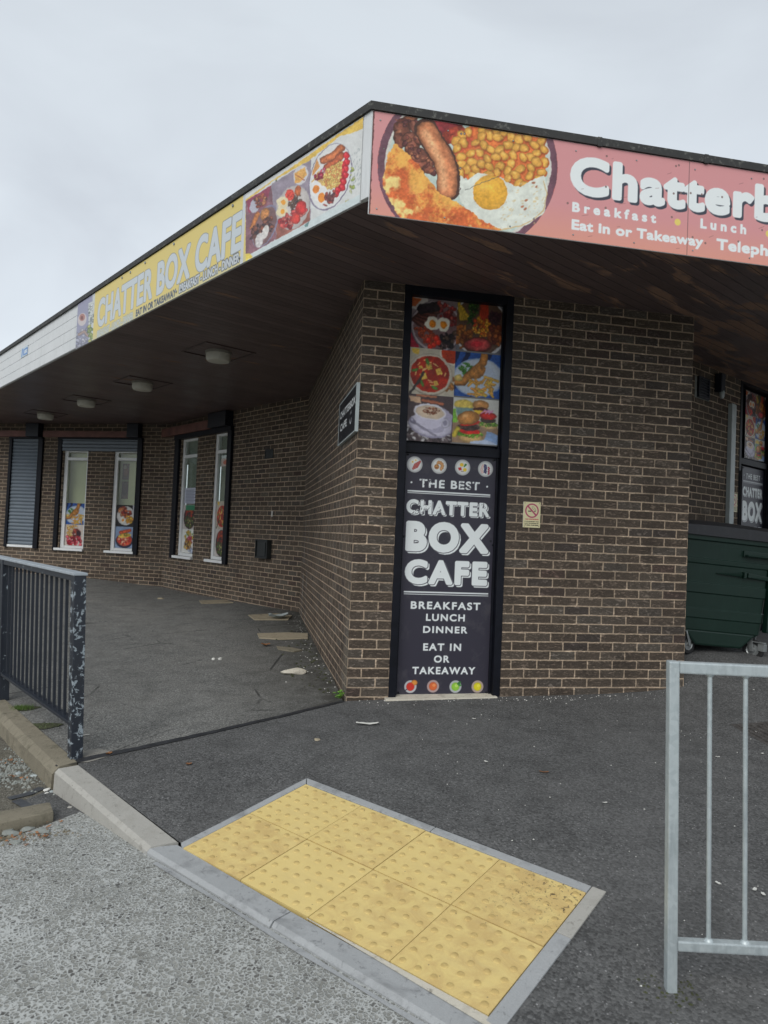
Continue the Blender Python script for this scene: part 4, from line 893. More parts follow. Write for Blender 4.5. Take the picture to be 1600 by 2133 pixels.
# threshold under it
mb = MB(); zg = [H(*FRONT.P(u, 0, .04)[:2]) for u in (pu0, pu1)]; mb.hexa([FRONT.P(pu0 - .03, zg[0] - .1, .06), FRONT.P(pu1 - .03, zg[1] - .1, .045), FRONT.P(pu1 - .03, zg[1] - .1, -.12), FRONT.P(pu0 - .03, zg[0] - .1, -.12), FRONT.P(pu0 - .03, zg[0] + .018, .06), FRONT.P(pu1 - .03, zg[1] + .014, .045), FRONT.P(pu1 - .03, zg[1] + .024, -.12), FRONT.P(pu0 - .03, zg[0] + .032, -.12)]); mb.build('threshold', MAT['cream'], bld, .008)

# ------------------------------------------------------------------ the same pair round the corner by the bin
RZ = lambda x, y: REC.uv(x, y, WR)[1]
rtr = RZ(1568, 966)
panel_frame(REC, rp0, rp1, .2, rzt, rtr)
r0, r0p, r1 = REC.uv(1545.5, 1000, WR)[0], REC.uv(1552, 880, WR)[0], REC.uv(1592, 950, WR)[0]
poster(REC, r0p, r1, rtr + .05, rzt - .10, WR, 'poster of six dishes in the far recess above the bin, beside the black café sign', .007)
black_sign(REC, r0, r1, .40, rtr - .06, WR, 'black café sign partly hidden behind the green bin')

# ------------------------------------------------------------------ pink fascia sign
PW = .010; pe = empty('shop_sign', RF.P(0, 3.46, PW), 0, 'long pink fascia sign with a fried breakfast plate and white lettering', 'sign')
pz0_, pz1_ = 3.459, ZT - .004; PU1 = 4.6
def crop(x, y, ox, oy, s): return ox + x / s, oy + y / s
pc = Canvas(RF, .004, PU1, pz0_, pz1_, PW, .0034, (214, 128, 124))
def big_plate():
    im = Img(1560, 1080, 600, (214, 128, 124), 0, 20)
    # plate leaning with the lettering: dark rim, white inside
    im.ell(815, 480, 716, 688, 8, (118, 84, 96), edge=.1, tex=.15, ts=200); im.ell(818, 480, 660, 640, 8, (206, 204, 196)); im.ell(820, 480, 640, 620, 8, (190, 204, 196))
    # tomato and bacon along the top
    im.ell(620, 120, 160, 110, 20, (142, 56, 60), edge=.3, tex=.2, ts=60); im.ell(700, 235, 110, 60, -25, (150, 66, 50), tex=.5, ts=30); im.ell(360, 110, 60, 40, 0, (150, 96, 70), edge=.4); im.ell(300, 160, 60, 60, 0, (110, 62, 50), edge=.3, tex=.3, ts=30)
    # mushrooms
    for cx, cy, a_, b_, t in ((300, 210, 60, 95, -40), (270, 270, 40, 80, -10), (410, 170, 70, 50, 30), (380, 330, 60, 80, 20), (455, 450, 100, 70, 35), (420, 390, 90, 60, 20), (500, 500, 50, 40, 0), (350, 250, 40, 60, 70), (430, 270, 50, 40, 40)):
        im.ell(cx, cy, a_, b_, t, (136, 84, 68), edge=.5, tex=.35, ts=26, hi=.06)
    im.mess([(240, 110), (560, 140), (550, 540), (440, 520), (300, 320)], 60, 10, 30, [(120, 70, 60), (150, 94, 72), (92, 54, 52), (170, 112, 86)], 12)
    # beans in sauce
    reg = [(700, 280), (860, 150), (1000, 170), (1240, 230), (1420, 270), (1430, 560), (1230, 660), (1080, 560), (900, 540), (830, 590), (760, 540), (720, 400)]
    im.poly(reg, (206, 116, 66), grow=6, tex=.18, ts=50); im.poly([(1150, 560), (1260, 560), (1230, 670), (1190, 665)], (206, 116, 66)); im.poly([(690, 240), (870, 160), (840, 330), (720, 390)], (190, 92, 66), tex=.2, ts=40)
    rr = random.Random(8); pts = []
    for _ in range(9000):
        x, y = rr.uniform(720, 1430), rr.uniform(180, 640)
        if pip(x, y, reg) and all((x - u) ** 2 + ((y - v)) ** 2 > 58 ** 2 for u, v in pts): pts.append((x, y))
    for x, y in sorted(pts, key=lambda p: p[1]):
        t = rr.uniform(0, 180); a_ = rr.uniform(38, 46); b_ = a_ * rr.uniform(.68, .8); im.ell(x + 3, y + 6, a_ + 5, b_ + 5, t, (170, 88, 48)); im.ell(x, y, a_, b_, t, (222, 170, 86), edge=.30, hi=.10, tex=.08, ts=20)
    # egg
    im.poly([(800, 600), (900, 535), (1000, 560), (1110, 600), (1180, 640), (1240, 650), (1350, 580), (1420, 560), (1450, 650), (1440, 760), (1420, 850), (1350, 900), (1300, 940), (1200, 965), (1080, 985), (940, 920), (840, 840), (760, 760), (740, 640), (760, 560)], (218, 222, 212), grow=4, tex=.08, ts=40)
    for k in range(70):
        x, y = rr.uniform(1080, 1440), rr.uniform(600, 960); im.ell(x, y, rr.uniform(4, 18), rr.uniform(2, 8), rr.uniform(-60, 0), (206, 184, 140), al=.55)
    for x, y in ((1280, 750), (1250, 800), (1360, 640), (1340, 610), (1270, 820)): im.ell(x, y, 14, 9, -30, (160, 92, 60), al=.8)
    im.line([(1420, 600), (1450, 700), (1420, 830), (1330, 910), (1240, 955), (1080, 985)], 5, (196, 164, 110), edge=0, al=.7)
    im.ell(996, 690, 138, 140, 0, (214, 150, 58)); im.ell(996, 690, 134, 136, 0, (230, 176, 72), edge=.10, tex=.05, ts=80); im.ell(960, 640, 60, 50, -30, (238, 190, 92), al=.5, soft=40)
    # sausage
    im.line([(486, 190), (560, 320), (630, 430), (664, 540), (664, 660)], 92, (84, 56, 46), edge=.2); im.line([(492, 205), (560, 320), (625, 430), (655, 540), (655, 655)], 80, (218, 144, 102), edge=.42, tex=.22, ts=34); im.line([(482, 220), (545, 330), (600, 440), (622, 540), (625, 640)], 30, (232, 184, 140), edge=.0, al=.7, tex=.25, ts=14, soft=16)
    # hash brown / fried bread
    hb = [(235, 295), (330, 370), (430, 480), (520, 600), (600, 700), (700, 750), (830, 830), (930, 910), (1080, 985), (1020, 1010), (480, 940), (280, 900), (200, 760), (140, 620), (165, 480), (185, 380)]
    base = poly_sd(im.X, im.Y, loops_edges([hb])) + (vnoise(im.X, im.Y, 26, 3) - .5) * 26; n = vnoise(im.X, im.Y, 150, 21, 5); n2 = vnoise(im.X, im.Y, 14, 33, 3)
    t = np.clip((n - .375) * 5 + (n2 - .5) * 1.1, 0, 1)[..., None]; colr = np.array([228, 172, 92.]) * (1 - t) + np.array([196, 104, 60.]) * t
    t2 = np.clip((vnoise(im.X, im.Y, 120, 51, 4) - .60) * 9, 0, 1)[..., None]; colr = colr * (1 - t2) + np.array([238, 210, 140.]) * t2; im.put(base, colr)
    for x, y in ((110, 122), (150, 138), (762, 222), (788, 220), (150, 342), (760, 495), (756, 660), (1340, 902), (55, 688), (62, 500)): im.ell(x, y, 9, 9, 0, (70, 60, 60)); im.ell(x, y, 4, 4, 0, (190, 186, 180))
    im.line([(800, 668), (1060, 560)], 2.2, (90, 90, 84), edge=0); return im
bp = photo(big_plate(), 9, 16)
m_ = (pc.PX < 1166) ; xx = (pc.PX - 760) * 3.8095; yy = (pc.PY - 220) * 3.8095
inside_ = ((xx - 815) * math.cos(rad(8)) + (yy - 480) * math.sin(rad(8))) ** 2 / 716 ** 2 + (-(xx - 815) * math.sin(rad(8)) + (yy - 480) * math.cos(rad(8))) ** 2 / 688 ** 2 < 1
g_ = np.clip((.22 - (pc.Y - pz0_)) / .22, 0, 1)[..., None]; pc.a[:] = np.array([217, 150, 151]) * (1 - g_) + np.array([226, 156, 138]) * g_
t_ = (m_ & inside_ & (xx < 1558) & (xx > 2)); pc.a[t_] = bp.sample(xx, yy)[t_]
def P2(x, y): return 1160 + x / 3.636, 290 + y / 3.636
def PT(body, bl, br, tl, **k): pc.ptext(body, P2(*bl), P2(*br), P2(*tl), (236, 242, 242), **k)
zc_ = [pc.uv(*P2(*p))[1] for p in ((250, 443), (415, 460), (1400, 592), (540, 478))]
PT('Chatterbox', (95, 430), (1492, 594), (95, 132), ref='Chatter', bold=.070, spacing=1.08, sh=(.014, -.016, 0, (58, 62, 74), None))
PT('Breakfast', (115, 552), (752, 634), (115, 476), bold=.070, spacing=1.6); PT('Lunch', (1086, 674), (1434, 722), (1086, 598), bold=.070, spacing=1.6)
PT('Eat in or Takeaway', (110, 694), (1108, 806), (110, 614), bold=.068, spacing=1.06); PT('Telephone', (1207, 838), (1600, 884), (1207, 752), ref='Teleph', bold=.068, spacing=1.06)
for x, y in ((915, 628), (1604, 716)): u, z = pc.uv(*P2(x, y)); pc.ell(u, z, .022, .022, 0, (234, 212, 110))
u, z = pc.uv(*P2(1086, 674)); 
for x, y in ((378, 128), (903, 203), (925, 197), (372, 360), (885, 411), (940, 408), (1014, 408), (1098, 418), (1252, 438), (871, 590), (1555, 688), (1567, 300), (370, 520), (1375, 775), (1028, 742), (1125, 787), (82, 484)):
    u, z = pc.uv(*P2(x, y)); pc.ell(u, z, .0065, .0065, 0, (96, 66, 62)); pc.ell(u, z, .003, .003, 0, (170, 160, 150))
rr = random.Random(2)
for k in range(46):
    u, z = rr.uniform(1.3, 4.4), rr.uniform(pz0_ + .02, pz1_ - .04); l = rr.uniform(.01, .05); pc.line([(u, z), (u + l, z + l * rr.uniform(.2, .5))], .0012, (110, 70, 72), edge=0, al=.6)
us_ = pc.uv(1434, 420)[0]; pc.put(np.abs(pc.X - us_) - .002, (96, 74, 72))
pc.put(np.minimum(pc.X - .004, 1) - .008 + (vnoise(pc.X, pc.Y, .02, 4) - .5) * .012, (70, 44, 40), al=.8)      # rusted left edge
pc.build('print', pe, k=1.0, fade=.03)
mb = MB(); RF.box(mb, 0, PU1 + .004, pz0_ - .002, pz1_ + .002, .0, PW - .0015); mb.build('panel', MAT['clad'], pe)
mb = MB()
for u in np.arange(.05, 4.5, .42):
    for z in (pz0_ + .035, pz1_ - .05): P0 = RF.P(u, z, PW); mb = MB(); mb.tube(P0, RF.P(u, z, PW + .004), .006, 8, .004); mb.build('screw_head', MAT['steel'], pe)

# ------------------------------------------------------------------ yellow fascia banner with breakfasts
ly0, ly1 = ZS - .03, ZT - .006; LW = .006
ue = 16 - .072; ub = U(LF, 508.5, 480, LW); ux = U(LF, 197, 660, LW); uz = U(LF, 160, 690, LW)
ye = empty('shop_banner', LF.P(ub, ly0, LW), 0, 'yellow banner with grey capitals on the left roof edge, beside breakfast photographs', 'sign')
yc = Canvas(LF, uz, ue, ly0, ly1, LW + .003, .0040, (224, 198, 92))
def P3(x, y): return 160 + x / 4.444, 400 + y / 4.444
GREY = (204, 213, 218); DK = (92, 104, 124)
zz = yc.Y; gr = np.clip((.10 - (zz - ly0)) / .10, 0, 1)[..., None]; yc.a[:] = np.array([228, 206, 116]) * (1 - gr * .7) + np.array([206, 204, 170]) * gr * .7
def YT(body, bl, br, tl, col, **k): yc.ptext(body, P3(*bl), P3(*br), P3(*tl), col, **k)
YT('CHATTER BOX CAFE', (185, 1266), (1518, 528), (188, 1015), GREY, bold=.050, spacing=1.06, outline=(.0045, DK))
YT('BREAKFAST - LUNCH - DINNER', (186, 1352), (520, 1175), (186, 1290), (200, 206, 198), bold=.05, outline=(.004, (150, 156, 140)))
YT('EAT IN OR TAKEAWAY', (545, 1155), (915, 965), (545, 1092), (76, 86, 100), bold=.07)
YT('BREAKFAST - LUNCH - DINNER', (945, 945), (1503, 638), (945, 868), (206, 212, 214), bold=.05, outline=(.007, (74, 84, 100)))
wst = U(LF, 506, 480, LW); yc.put(np.abs(yc.X - (wst + .008)) - .022, (206, 212, 218))
# right part: three breakfasts
def right_art():
    im = Img(1340, 1650, 420, (214, 216, 214), 100, 200)
    im.poly([(100, 1120), (1440, 180), (1440, 330), (1240, 400), (1130, 430), (800, 690), (430, 900), (120, 1130)], (224, 190, 96)); im.poly([(110, 1130), (390, 960), (440, 1540), (110, 1730)], (128, 92, 100), tex=.2, ts=90)
    im.poly([(120, 1125), (390, 960), (330, 1170), (150, 1260)], (140, 62, 84)); im.poly([(390, 950), (815, 680), (810, 1340), (440, 1550)], (150, 140, 152), tex=.1, ts=80); im.poly([(440, 1330), (800, 1150), (805, 1340), (440, 1550)], (150, 96, 84), tex=.15, ts=60)
    im.ell(320, 1400, 118, 240, 22, (132, 128, 150)); im.ell(316, 1405, 106, 226, 22, (120, 92, 92)); im.ell(210, 1180, 50, 80, 20, (180, 180, 190)); im.mess([(200, 1080), (320, 1030), (330, 1160), (230, 1200)], 24, 14, 30, [(150, 80, 60), (110, 70, 66), (180, 120, 84)], 2)
    im.ell(320, 1270, 46, 70, 20, (204, 140, 84), edge=.3, tex=.3, ts=16); im.line([(180, 1420), (240, 1270)], 26, (196, 124, 70), tex=.2, ts=20); im.mess([(170, 1420), (400, 1300), (400, 1440), (180, 1560)], 60, 14, 34, [(96, 58, 50), (64, 44, 50), (140, 84, 66)], 3)
    im.ell(325, 1460, 36, 74, 14, (214, 210, 206), tex=.15, ts=30); im.ell(262, 1550, 42, 80, 10, (206, 202, 200), tex=.2, ts=20)
    im.ell(620, 1200, 172, 244, 18, (206, 200, 196), edge=.12); im.ell(705, 850, 76, 108, 18, (206, 204, 206)); im.poly([(640, 830), (750, 760), (770, 850), (690, 930), (640, 940)], (214, 164, 92), tex=.2, ts=20); im.line([(650, 850), (745, 905)], 4, (140, 60, 50))
    im.mess([(560, 1120), (690, 1060), (720, 1150), (620, 1260)], 40, 14, 28, [(96, 72, 62), (70, 58, 60), (120, 90, 70)], 4); im.ell(588, 1062, 48, 62, 15, (196, 70, 56), tex=.5, ts=10); im.ell(675, 1020, 36, 56, 10, (196, 110, 66), edge=.3, tex=.3, ts=14)
    for cx, cy in ((510, 1140), (505, 1240)): im.poly(circ(cx, cy, 62, 58, wob=.1, seed=cx), (226, 214, 180)); im.ell(cx + 6, cy, 24, 28, 0, (232, 160, 60))
    im.mess([(480, 1340), (640, 1240), (740, 1150), (760, 1230), (600, 1420), (500, 1400)], 70, 16, 36, [(190, 60, 64), (214, 96, 90), (150, 44, 50), (206, 120, 110)], 5); im.ell(705, 1200, 56, 76, 15, (206, 60, 58), edge=.3); im.ell(650, 1320, 50, 62, 15, (206, 70, 60), edge=.3)
    im.ell(1022, 870, 214, 372, 17, (120, 112, 134)); im.ell(1022, 866, 206, 362, 17, (222, 222, 220))
    im.poly([(830, 810), (880, 680), (910, 760), (830, 860)], (206, 150, 90)); im.poly([(900, 800), (960, 960), (900, 990), (820, 920)], (206, 170, 110))
    im.line([(950, 690), (1060, 640), (1140, 560)], 40, (206, 122, 76), edge=.45, tex=.15, ts=20); im.line([(990, 760), (1080, 700), (1140, 640)], 36, (196, 104, 66), edge=.45, tex=.15, ts=20)
    im.mess([(850, 860), (960, 780), (960, 880), (860, 910)], 22, 14, 26, [(160, 40, 64), (196, 90, 110), (140, 30, 50)], 6)
    for x, y in ((1195, 640), (1200, 710), (1160, 740), (1190, 780), (1150, 810), (1185, 850), (1140, 890), (1165, 920), (1120, 950), (1150, 985), (1105, 1010), (1085, 1050)): im.ell(x, y, 34, 40, 0, (206, 44, 54), edge=.35, hi=.2)
    im.poly([(980, 800), (1150, 700), (1120, 960), (990, 1000), (940, 930)], (206, 110, 70)); im.scatter([(980, 790), (1150, 700), (1120, 960), (990, 1010), (935, 940)], 130, 17, 12, [(236, 206, 128), (226, 190, 110), (214, 150, 90)], 4, gap=.62)
    im.poly(circ(870, 1000, 62, 90, wob=.06, seed=1), (232, 232, 230)); im.poly(circ(930, 1060, 76, 96, wob=.06, seed=2), (232, 232, 230)); im.ell(870, 1002, 36, 46, 10, (226, 140, 60)); im.ell(928, 1090, 36, 56, 10, (226, 140, 56))
    im.mess([(960, 1060), (1080, 1010), (1090, 1100), (960, 1200)], 24, 20, 34, [(120, 66, 66), (170, 80, 70), (96, 52, 60)], 7)
    r = random.Random(6)
    for k in range(80): im.ell(r.gauss(1330, 40), r.uniform(560, 1000), 4, 12, 15, (150, 160, 160), al=.6)
    im.mess([(1250, 720), (1290, 800), (1280, 1040), (1235, 1040)], 16, 10, 26, [(190, 196, 110), (160, 180, 90), (210, 214, 170)], 8); im.mess([(1120, 1180), (1200, 1120), (1240, 1130), (1120, 1210)], 10, 8, 20, [(206, 196, 80), (190, 190, 110)], 9)
    im.ell(1395, 278, 22, 30, 10, (230, 230, 228)); im.ell(1395, 272, 10, 12, 10, (110, 110, 120)); im.ell(1385, 920, 16, 22, 10, (150, 150, 150)); im.ell(1385, 920, 8, 12, 10, (70, 70, 74)); im.ell(442, 906, 9, 12, 0, (90, 96, 70))
    im.poly([(100, 1740), (440, 1545), (800, 1345), (1100, 1180), (1440, 1010), (1440, 1200), (100, 1900)], (206, 216, 216)); im.poly([(100, 1700), (150, 1690), (190, 1730), (100, 1790)], (230, 206, 96)); im.poly([(740, 1390), (800, 1345), (780, 1400), (750, 1410)], (110, 140, 140)); return im
ra = photo(right_art(), 9, 14); xr = (yc.PX - 490) * 5.161; yr = (yc.PY - 200) * 5.161; m_ = xr > 112; yc.a[m_] = ra.sample(xr, yr)[m_]
# left end: coffee and leaves
m_ = yc.X < ux - .01; im = Img(165, 480, 60, (150, 150, 176), 0, 1010)
im.mess([(0, 1300), (120, 1230), (110, 1400), (0, 1470)], 40, 10, 24, [(176, 178, 196), (140, 142, 166), (196, 196, 208)], 3); im.ell(50, 1180, 40, 60, 10, (206, 196, 196)); im.ell(50, 1160, 26, 34, 10, (176, 120, 110)); im.ell(48, 1165, 12, 18, 0, (120, 66, 60)); im.line([(20, 1320), (70, 1290), (100, 1330)], 12, (176, 150, 140))
im.poly([(108, 1030), (170, 1000), (165, 1400), (110, 1420)], (206, 212, 208)); im.mess([(112, 1050), (165, 1030), (160, 1220), (112, 1220)], 40, 5, 12, [(140, 150, 150), (226, 230, 230), (96, 112, 104)], 4); im.mess([(112, 1220), (160, 1210), (158, 1380), (112, 1390)], 16, 10, 22, [(110, 140, 84), (196, 200, 110), (150, 170, 90)], 5)
xr = (yc.PX - 160) * 4.444; yr = (yc.PY - 400) * 4.444; yc.a[m_] = im.sample(xr, yr)[m_]
yc.build('print', ye, k=.95, fade=.06)
mb = MB(); LF.box(mb, uz - .002, ue + .001, ly0 - .002, ly1 + .002, .0015, LW); mb.build('panel', MAT['clad'], ye)
mb = MB()
for x, y in ((272, 586), (363, 525), (303, 562), (486, 440), (255, 590), (378, 612), (500, 537), (368, 612)): u = U(LF, x, y, LW); z = ly1 - .03 if y < 600 and x not in (500,) else ly0 + .05; P0 = LF.P(u, z, LW); mb = MB(); mb.tube(P0, LF.P(u, z, LW + .012), .014, 12, .010); mb.build('fixing_washer', MAT['steel'], ye)
# small blue sticker on the cladding
se = Canvas(LF, U(LF, 45, 730), U(LF, 58.5, 730), LF.uv(50, 743)[1], LF.uv(56, 720)[1], .004, .008, (190, 205, 214)); u0_, u1_ = se.us[0], se.us[-1]; z0_, z1_ = se.zs[0], se.zs[-1]; du, dz = u1_ - u0_, z1_ - z0_
se.poly([(u0_ + .35 * du, z0_ + .15 * dz), (u0_ + .95 * du, z0_ + .1 * dz), (u0_ + .95 * du, z0_ + .8 * dz), (u0_ + .35 * du, z0_ + .75 * dz)], (40, 110, 190)); se.line([(u0_ + .15 * du, z0_ + .2 * dz), (u0_ + .22 * du, z0_ + .8 * dz)], .02, (50, 120, 196), edge=0)
for f in (.35, .55): se.line([(u0_ + .5 * du, z0_ + f * dz), (u0_ + .85 * du, z0_ + f * dz)], .014, (200, 214, 224), edge=0)
so = se.build('sticker', None); tag(so, 'small blue and white sticker on the white roof edge cladding', 'sticker')

# ------------------------------------------------------------------ chalk style sign on the side wall
def S5(x, y): return 680 + x / 5.92, 600 + y / 5.92
w5 = .022; a = SIDE.uv(*S5(158, 1690), w5)[0]; b = SIDE.uv(*S5(370, 1480), w5)[0]; zt5 = (SIDE.uv(*S5(380, 1160), w5)[1] + SIDE.uv(*S5(172, 1442), w5)[1]) / 2; zb5 = (SIDE.uv(*S5(366, 1765), w5)[1] + SIDE.uv(*S5(147, 1945), w5)[1]) / 2
we = empty('wall_sign', SIDE.P((a + b) / 2, zb5, 0), 0, 'small square black sign with hand written white letters on the side brick wall', 'sign')
wc = Canvas(SIDE, a + .012, b - .012, zb5 + .012, zt5 - .012, w5 + .002, .004, (22, 24, 30)); du = b - a; dz = zt5 - zb5
wc.text('CHATTERBOX', a + .07 * du, zb5 + .60 * dz, b - .06 * du, .17 * dz, (236, 240, 240), bold=.06, spacing=1.05); wc.text('CAFE', a + .10 * du, zb5 + .30 * dz, a + .50 * du, .17 * dz, (236, 240, 240), bold=.06)
cu_, cz_ = a + .72 * du, zb5 + .39 * dz; wc.line([(cu_ + .05 * math.cos(t), cz_ + .045 * math.sin(t)) for t in np.linspace(-2.9, -.3, 9)], .009, (196, 200, 204), edge=0); wc.ell(cu_ - .028, cz_ + .045, .010, .015, 0, (196, 200, 204)); wc.ell(cu_ + .022, cz_ + .045, .010, .015, 0, (196, 200, 204))
wc.ell(a + .22 * du, zb5 + .16 * dz, .016, .012, 0, (70, 72, 80)); wc.build('print', we)
mb = MB(); SIDE.box(mb, a + .01, b - .01, zb5 + .01, zt5 - .01, .0, w5); mb.build('board', MAT['black_frame'], we)
mb = MB(); SIDE.box(mb, b - .012, b, zb5, zt5, .0, w5 + .006); SIDE.box(mb, a, a + .012, zb5, zt5, .0, w5 + .006); SIDE.box(mb, a + .012, b - .012, zb5, zb5 + .012, .0, w5 + .005); SIDE.box(mb, a + .012, b - .012, zt5 - .012, zt5, .0, w5 + .005); mb.build('frame', MAT['conduit'], we)

# ------------------------------------------------------------------ no smoking signs
def nosmoke(pl, u0, u1, z0, z1, w, label, res):
    e = empty('no_smoking_sign', pl.P((u0 + u1) / 2, z0, 0), 0, label, 'sign', 'no smoking signs'); cv = Canvas(pl, u0, u1, z0, z1, w + .001, res, (218, 210, 168)); W_ = u1 - u0; uc = (u0 + u1) / 2; zc = z1 - .34 * (z1 - z0); r = .36 * W_; red = (176, 76, 106)
    cv.put(np.abs(np.hypot(cv.X - uc, cv.Y - zc) - r) - .038 * W_, red); cv.line([(uc - .2 * W_, zc - .03 * W_), (uc - .06 * W_, zc - .03 * W_)], .028 * W_, (14, 14, 16), edge=0); cv.line([(uc + .14 * W_, zc - .03 * W_), (uc + .2 * W_, zc - .03 * W_)], .022 * W_, (60, 60, 56), edge=0)
    cv.line([(uc + .02 * W_, zc + .24 * W_), (uc + .0 * W_, zc + .16 * W_), (uc + .08 * W_, zc + .08 * W_), (uc + .2 * W_, zc + .02 * W_)], .008 * W_, (60, 60, 50), edge=0); cv.line([(uc + .09 * W_, zc + .25 * W_), (uc + .12 * W_, zc + .15 * W_), (uc + .22 * W_, zc + .1 * W_), (uc + .23 * W_, zc)], .008 * W_, (60, 60, 50), edge=0)
    cv.line([(uc - r * .70, zc + r * .70), (uc + r * .70, zc - r * .70)], .045 * W_, red, edge=0)
    hh = z1 - z0; cv.text('NO SMOKING', u0 + .13 * W_, z0 + .30 * hh, u1 - .1 * W_, .05 * hh, (186, 84, 84), bold=.09)
    for t, f in (('IT IS AGAINST THE', .215), ('LAW TO SMOKE IN', .145), ('THESE PREMISES', .075)): cv.text(t, u0 + .09 * W_, z0 + f * hh, u1 - .09 * W_, .036 * hh, (36, 36, 26), bold=.10)
    for fu, fz in ((.08, .95), (.92, .95), (.08, .05), (.92, .05)): cv.ell(u0 + fu * W_, z0 + fz * hh, .022 * W_, .022 * W_, 0, (60, 56, 40))
    cv.build('print', e, k=.95); mb = MB(); pl.box(mb, u0, u1, z0, z1, .0, w); mb.build('board', MAT['clad'], e)
a, b = FRONT.uv(1089.5, 1070)[0], FRONT.uv(1125, 1072)[0]; nosmoke(FRONT, a, b, FRONT.uv(1106, 1099)[1], FRONT.uv(1108, 1045.8)[1], .006, 'small cream no smoking sign on the brick wall right of the large black sign', .0012)
a, b = REC.uv(1523, 1050)[0], REC.uv(1534.5, 1050)[0]; nosmoke(REC, a, b, REC.uv(1528, 1066)[1], REC.uv(1530, 1028)[1], .006, 'no smoking sign above the bin beside the white conduit', .003)

# ------------------------------------------------------------------ food stickers in the windows
def sticker(key, fr, pics, label):
    pl, u0, u1, z0, z1 = gl[key]; e = empty('window_poster', pl.P((u0 + u1) / 2, z0, -.06), 0, label, 'poster', 'food posters in the windows'); t0 = z0 + .005; hgt = fr; w_ = -.066; u1 += .0
    cv = Canvas(pl, u0 + .004, u1 - .004, t0, t0 + hgt, w_ + .001, .011, (200, 200, 200)); m = t0 + hgt * .5
    cv.image(food(pics[1], 60), u0, u1, t0 - 1e-6, m); cv.image(food(pics[0], 60), u0, u1, m, t0 + hgt + 1e-6); cv.build('print', e, k=.9); mb = MB(); pl.box(mb, u0 + .004, u1 - .004, t0, t0 + hgt, w_ - .003, w_); mb.build('sheet', MAT['clad'], e)
sticker('a', .88, ('fish', 'berries'), 'fish and chips poster above a berries poster in the left window of the middle pair')
sticker('b', .88, ('plate_dark', 'sandwich'), 'poster of a fried breakfast above a pink sandwich in the window beside the black post')
sticker('c', .92, ('bowl', 'toast'), 'poster of a dark bowl above salad toast in the window with paper notices')
sticker('d', .98, ('soup', 'bowl'), 'tomato soup poster above a dark bowl in the window nearest the meter box')
# paper notices in the third window and a small one in the fourth, the picture inside the second
def card(name, pl, u0, u1, z0, z1, w, bg, fn, label, cat, res=.01):
    cv = Canvas(pl, u0, u1, z0, z1, w, res, bg); fn(cv, u0, z0, u1 - u0, z1 - z0); o = cv.build(name, None); tag(o, label, cat)
def notice(cv, u, z, a, b):
    for i in range(9): cv.line([(u + .12 * a, z + b * (.1 + .095 * i)), (u + a * (.75 + .12 * (i % 2)), z + b * (.1 + .095 * i))], .006, (110, 116, 140), edge=0)
pl, u0, u1, z0, z1 = gl['c']; zc = pl.uv(390, 1030)[1]; card('notice', pl, u0 + .02, u1 - .01, zc - .17, zc + .13, -.064, (196, 200, 214), notice, 'white paper notice in the window above the dark bowl poster', 'notice')
card('notice', pl, u0 + .10, u1 - .03, zc - .30, zc - .20, -.064, (40, 130, 90), lambda *a: None, 'green card in the window just below the white paper notice', 'card')
pl, u0, u1, z0, z1 = gl['d']; zc = pl.uv(465, 962)[1]; card('notice', pl, u0 + .09, u1 - .03, zc - .07, zc + .07, -.064, (206, 190, 180), lambda cv, u, z, a, b: cv.ell(u + a / 2, z + b / 2, a * .28, b * .28, 0, (206, 120, 96)), 'small square notice with an orange mark high in the window by the brick wall', 'notice')
def picart(cv, u, z, a, b):
    cv.ell(u + a * .5, z + b * .78, a * .42, b * .16, 0, (150, 80, 60), edge=.3); cv.ell(u + a * .4, z + b * .9, a * .25, b * .05, 0, (220, 200, 190)); cv.ell(u + a * .5, z + b * .3, a * .42, b * .2, 0, (90, 40, 50), edge=.3); cv.put(np.abs(cv.Y - (z + b * .52)) - .02, (150, 150, 110))
card('wall_picture', FAC2, U(FAC2, 254, 1000, -.22), U(FAC2, 268, 1000, -.22), FAC2.uv(260, 1039, -.22)[1], FAC2.uv(262, 966, -.22)[1], -.225, (110, 70, 64), picart, 'tall brown picture on the cream wall inside the second window', 'picture')

# ------------------------------------------------------------------ small things on the walls
def boxy(name, pl, x0, x1, y0, y1, w0, w1, mat, label, cat, louv=0, group=None):
    u0, u1 = pl.uv(x0, (y0 + y1) / 2)[0], pl.uv(x1, (y0 + y1) / 2)[0]; z1, z0 = pl.uv((x0 + x1) / 2, y0)[1], pl.uv((x0 + x1) / 2, y1)[1]
    e = empty(name, pl.P((u0 + u1) / 2, z0, 0), 0, label, cat, group); mb = MB(); f = min(.02, (u1 - u0) * .12)
    pl.box(mb, u0, u0 + f, z0, z1, w0, w1); pl.box(mb, u1 - f, u1, z0, z1, w0, w1); pl.box(mb, u0 + f, u1 - f, z1 - f, z1, w0, w1); pl.box(mb, u0 + f, u1 - f, z0, z0 + f, w0, w1); pl.box(mb, u0 + f, u1 - f, z0 + f, z1 - f, w0, max(w0 + .004, w1 - .02)); mb.build('casing', MAT[mat], e, .002)
    if louv:
        mb = MB(); n = louv
        for i in range(n): z = z0 + f + (z1 - z0 - 2 * f) * (i + .5) / n; pl.box(mb, u0 + f, u1 - f, z - .008, z + .004, w1 - .02, w1 - .004)
        mb.build('louvres', MAT[mat], e)
    return e
e = boxy('meter_box', FAC1, 541, 566, 1124, 1163, .002, .09, 'vent', 'dark grey meter box low on the brick wall near the inner corner', 'box')
mb = MB(); u0, z0 = FAC1.uv(545, 1158); u1, z1 = FAC1.uv(562, 1130); FAC1.box(mb, u0, u1, z0, z1, .068, .082); mb.build('door', MAT['vent'], e, .006)
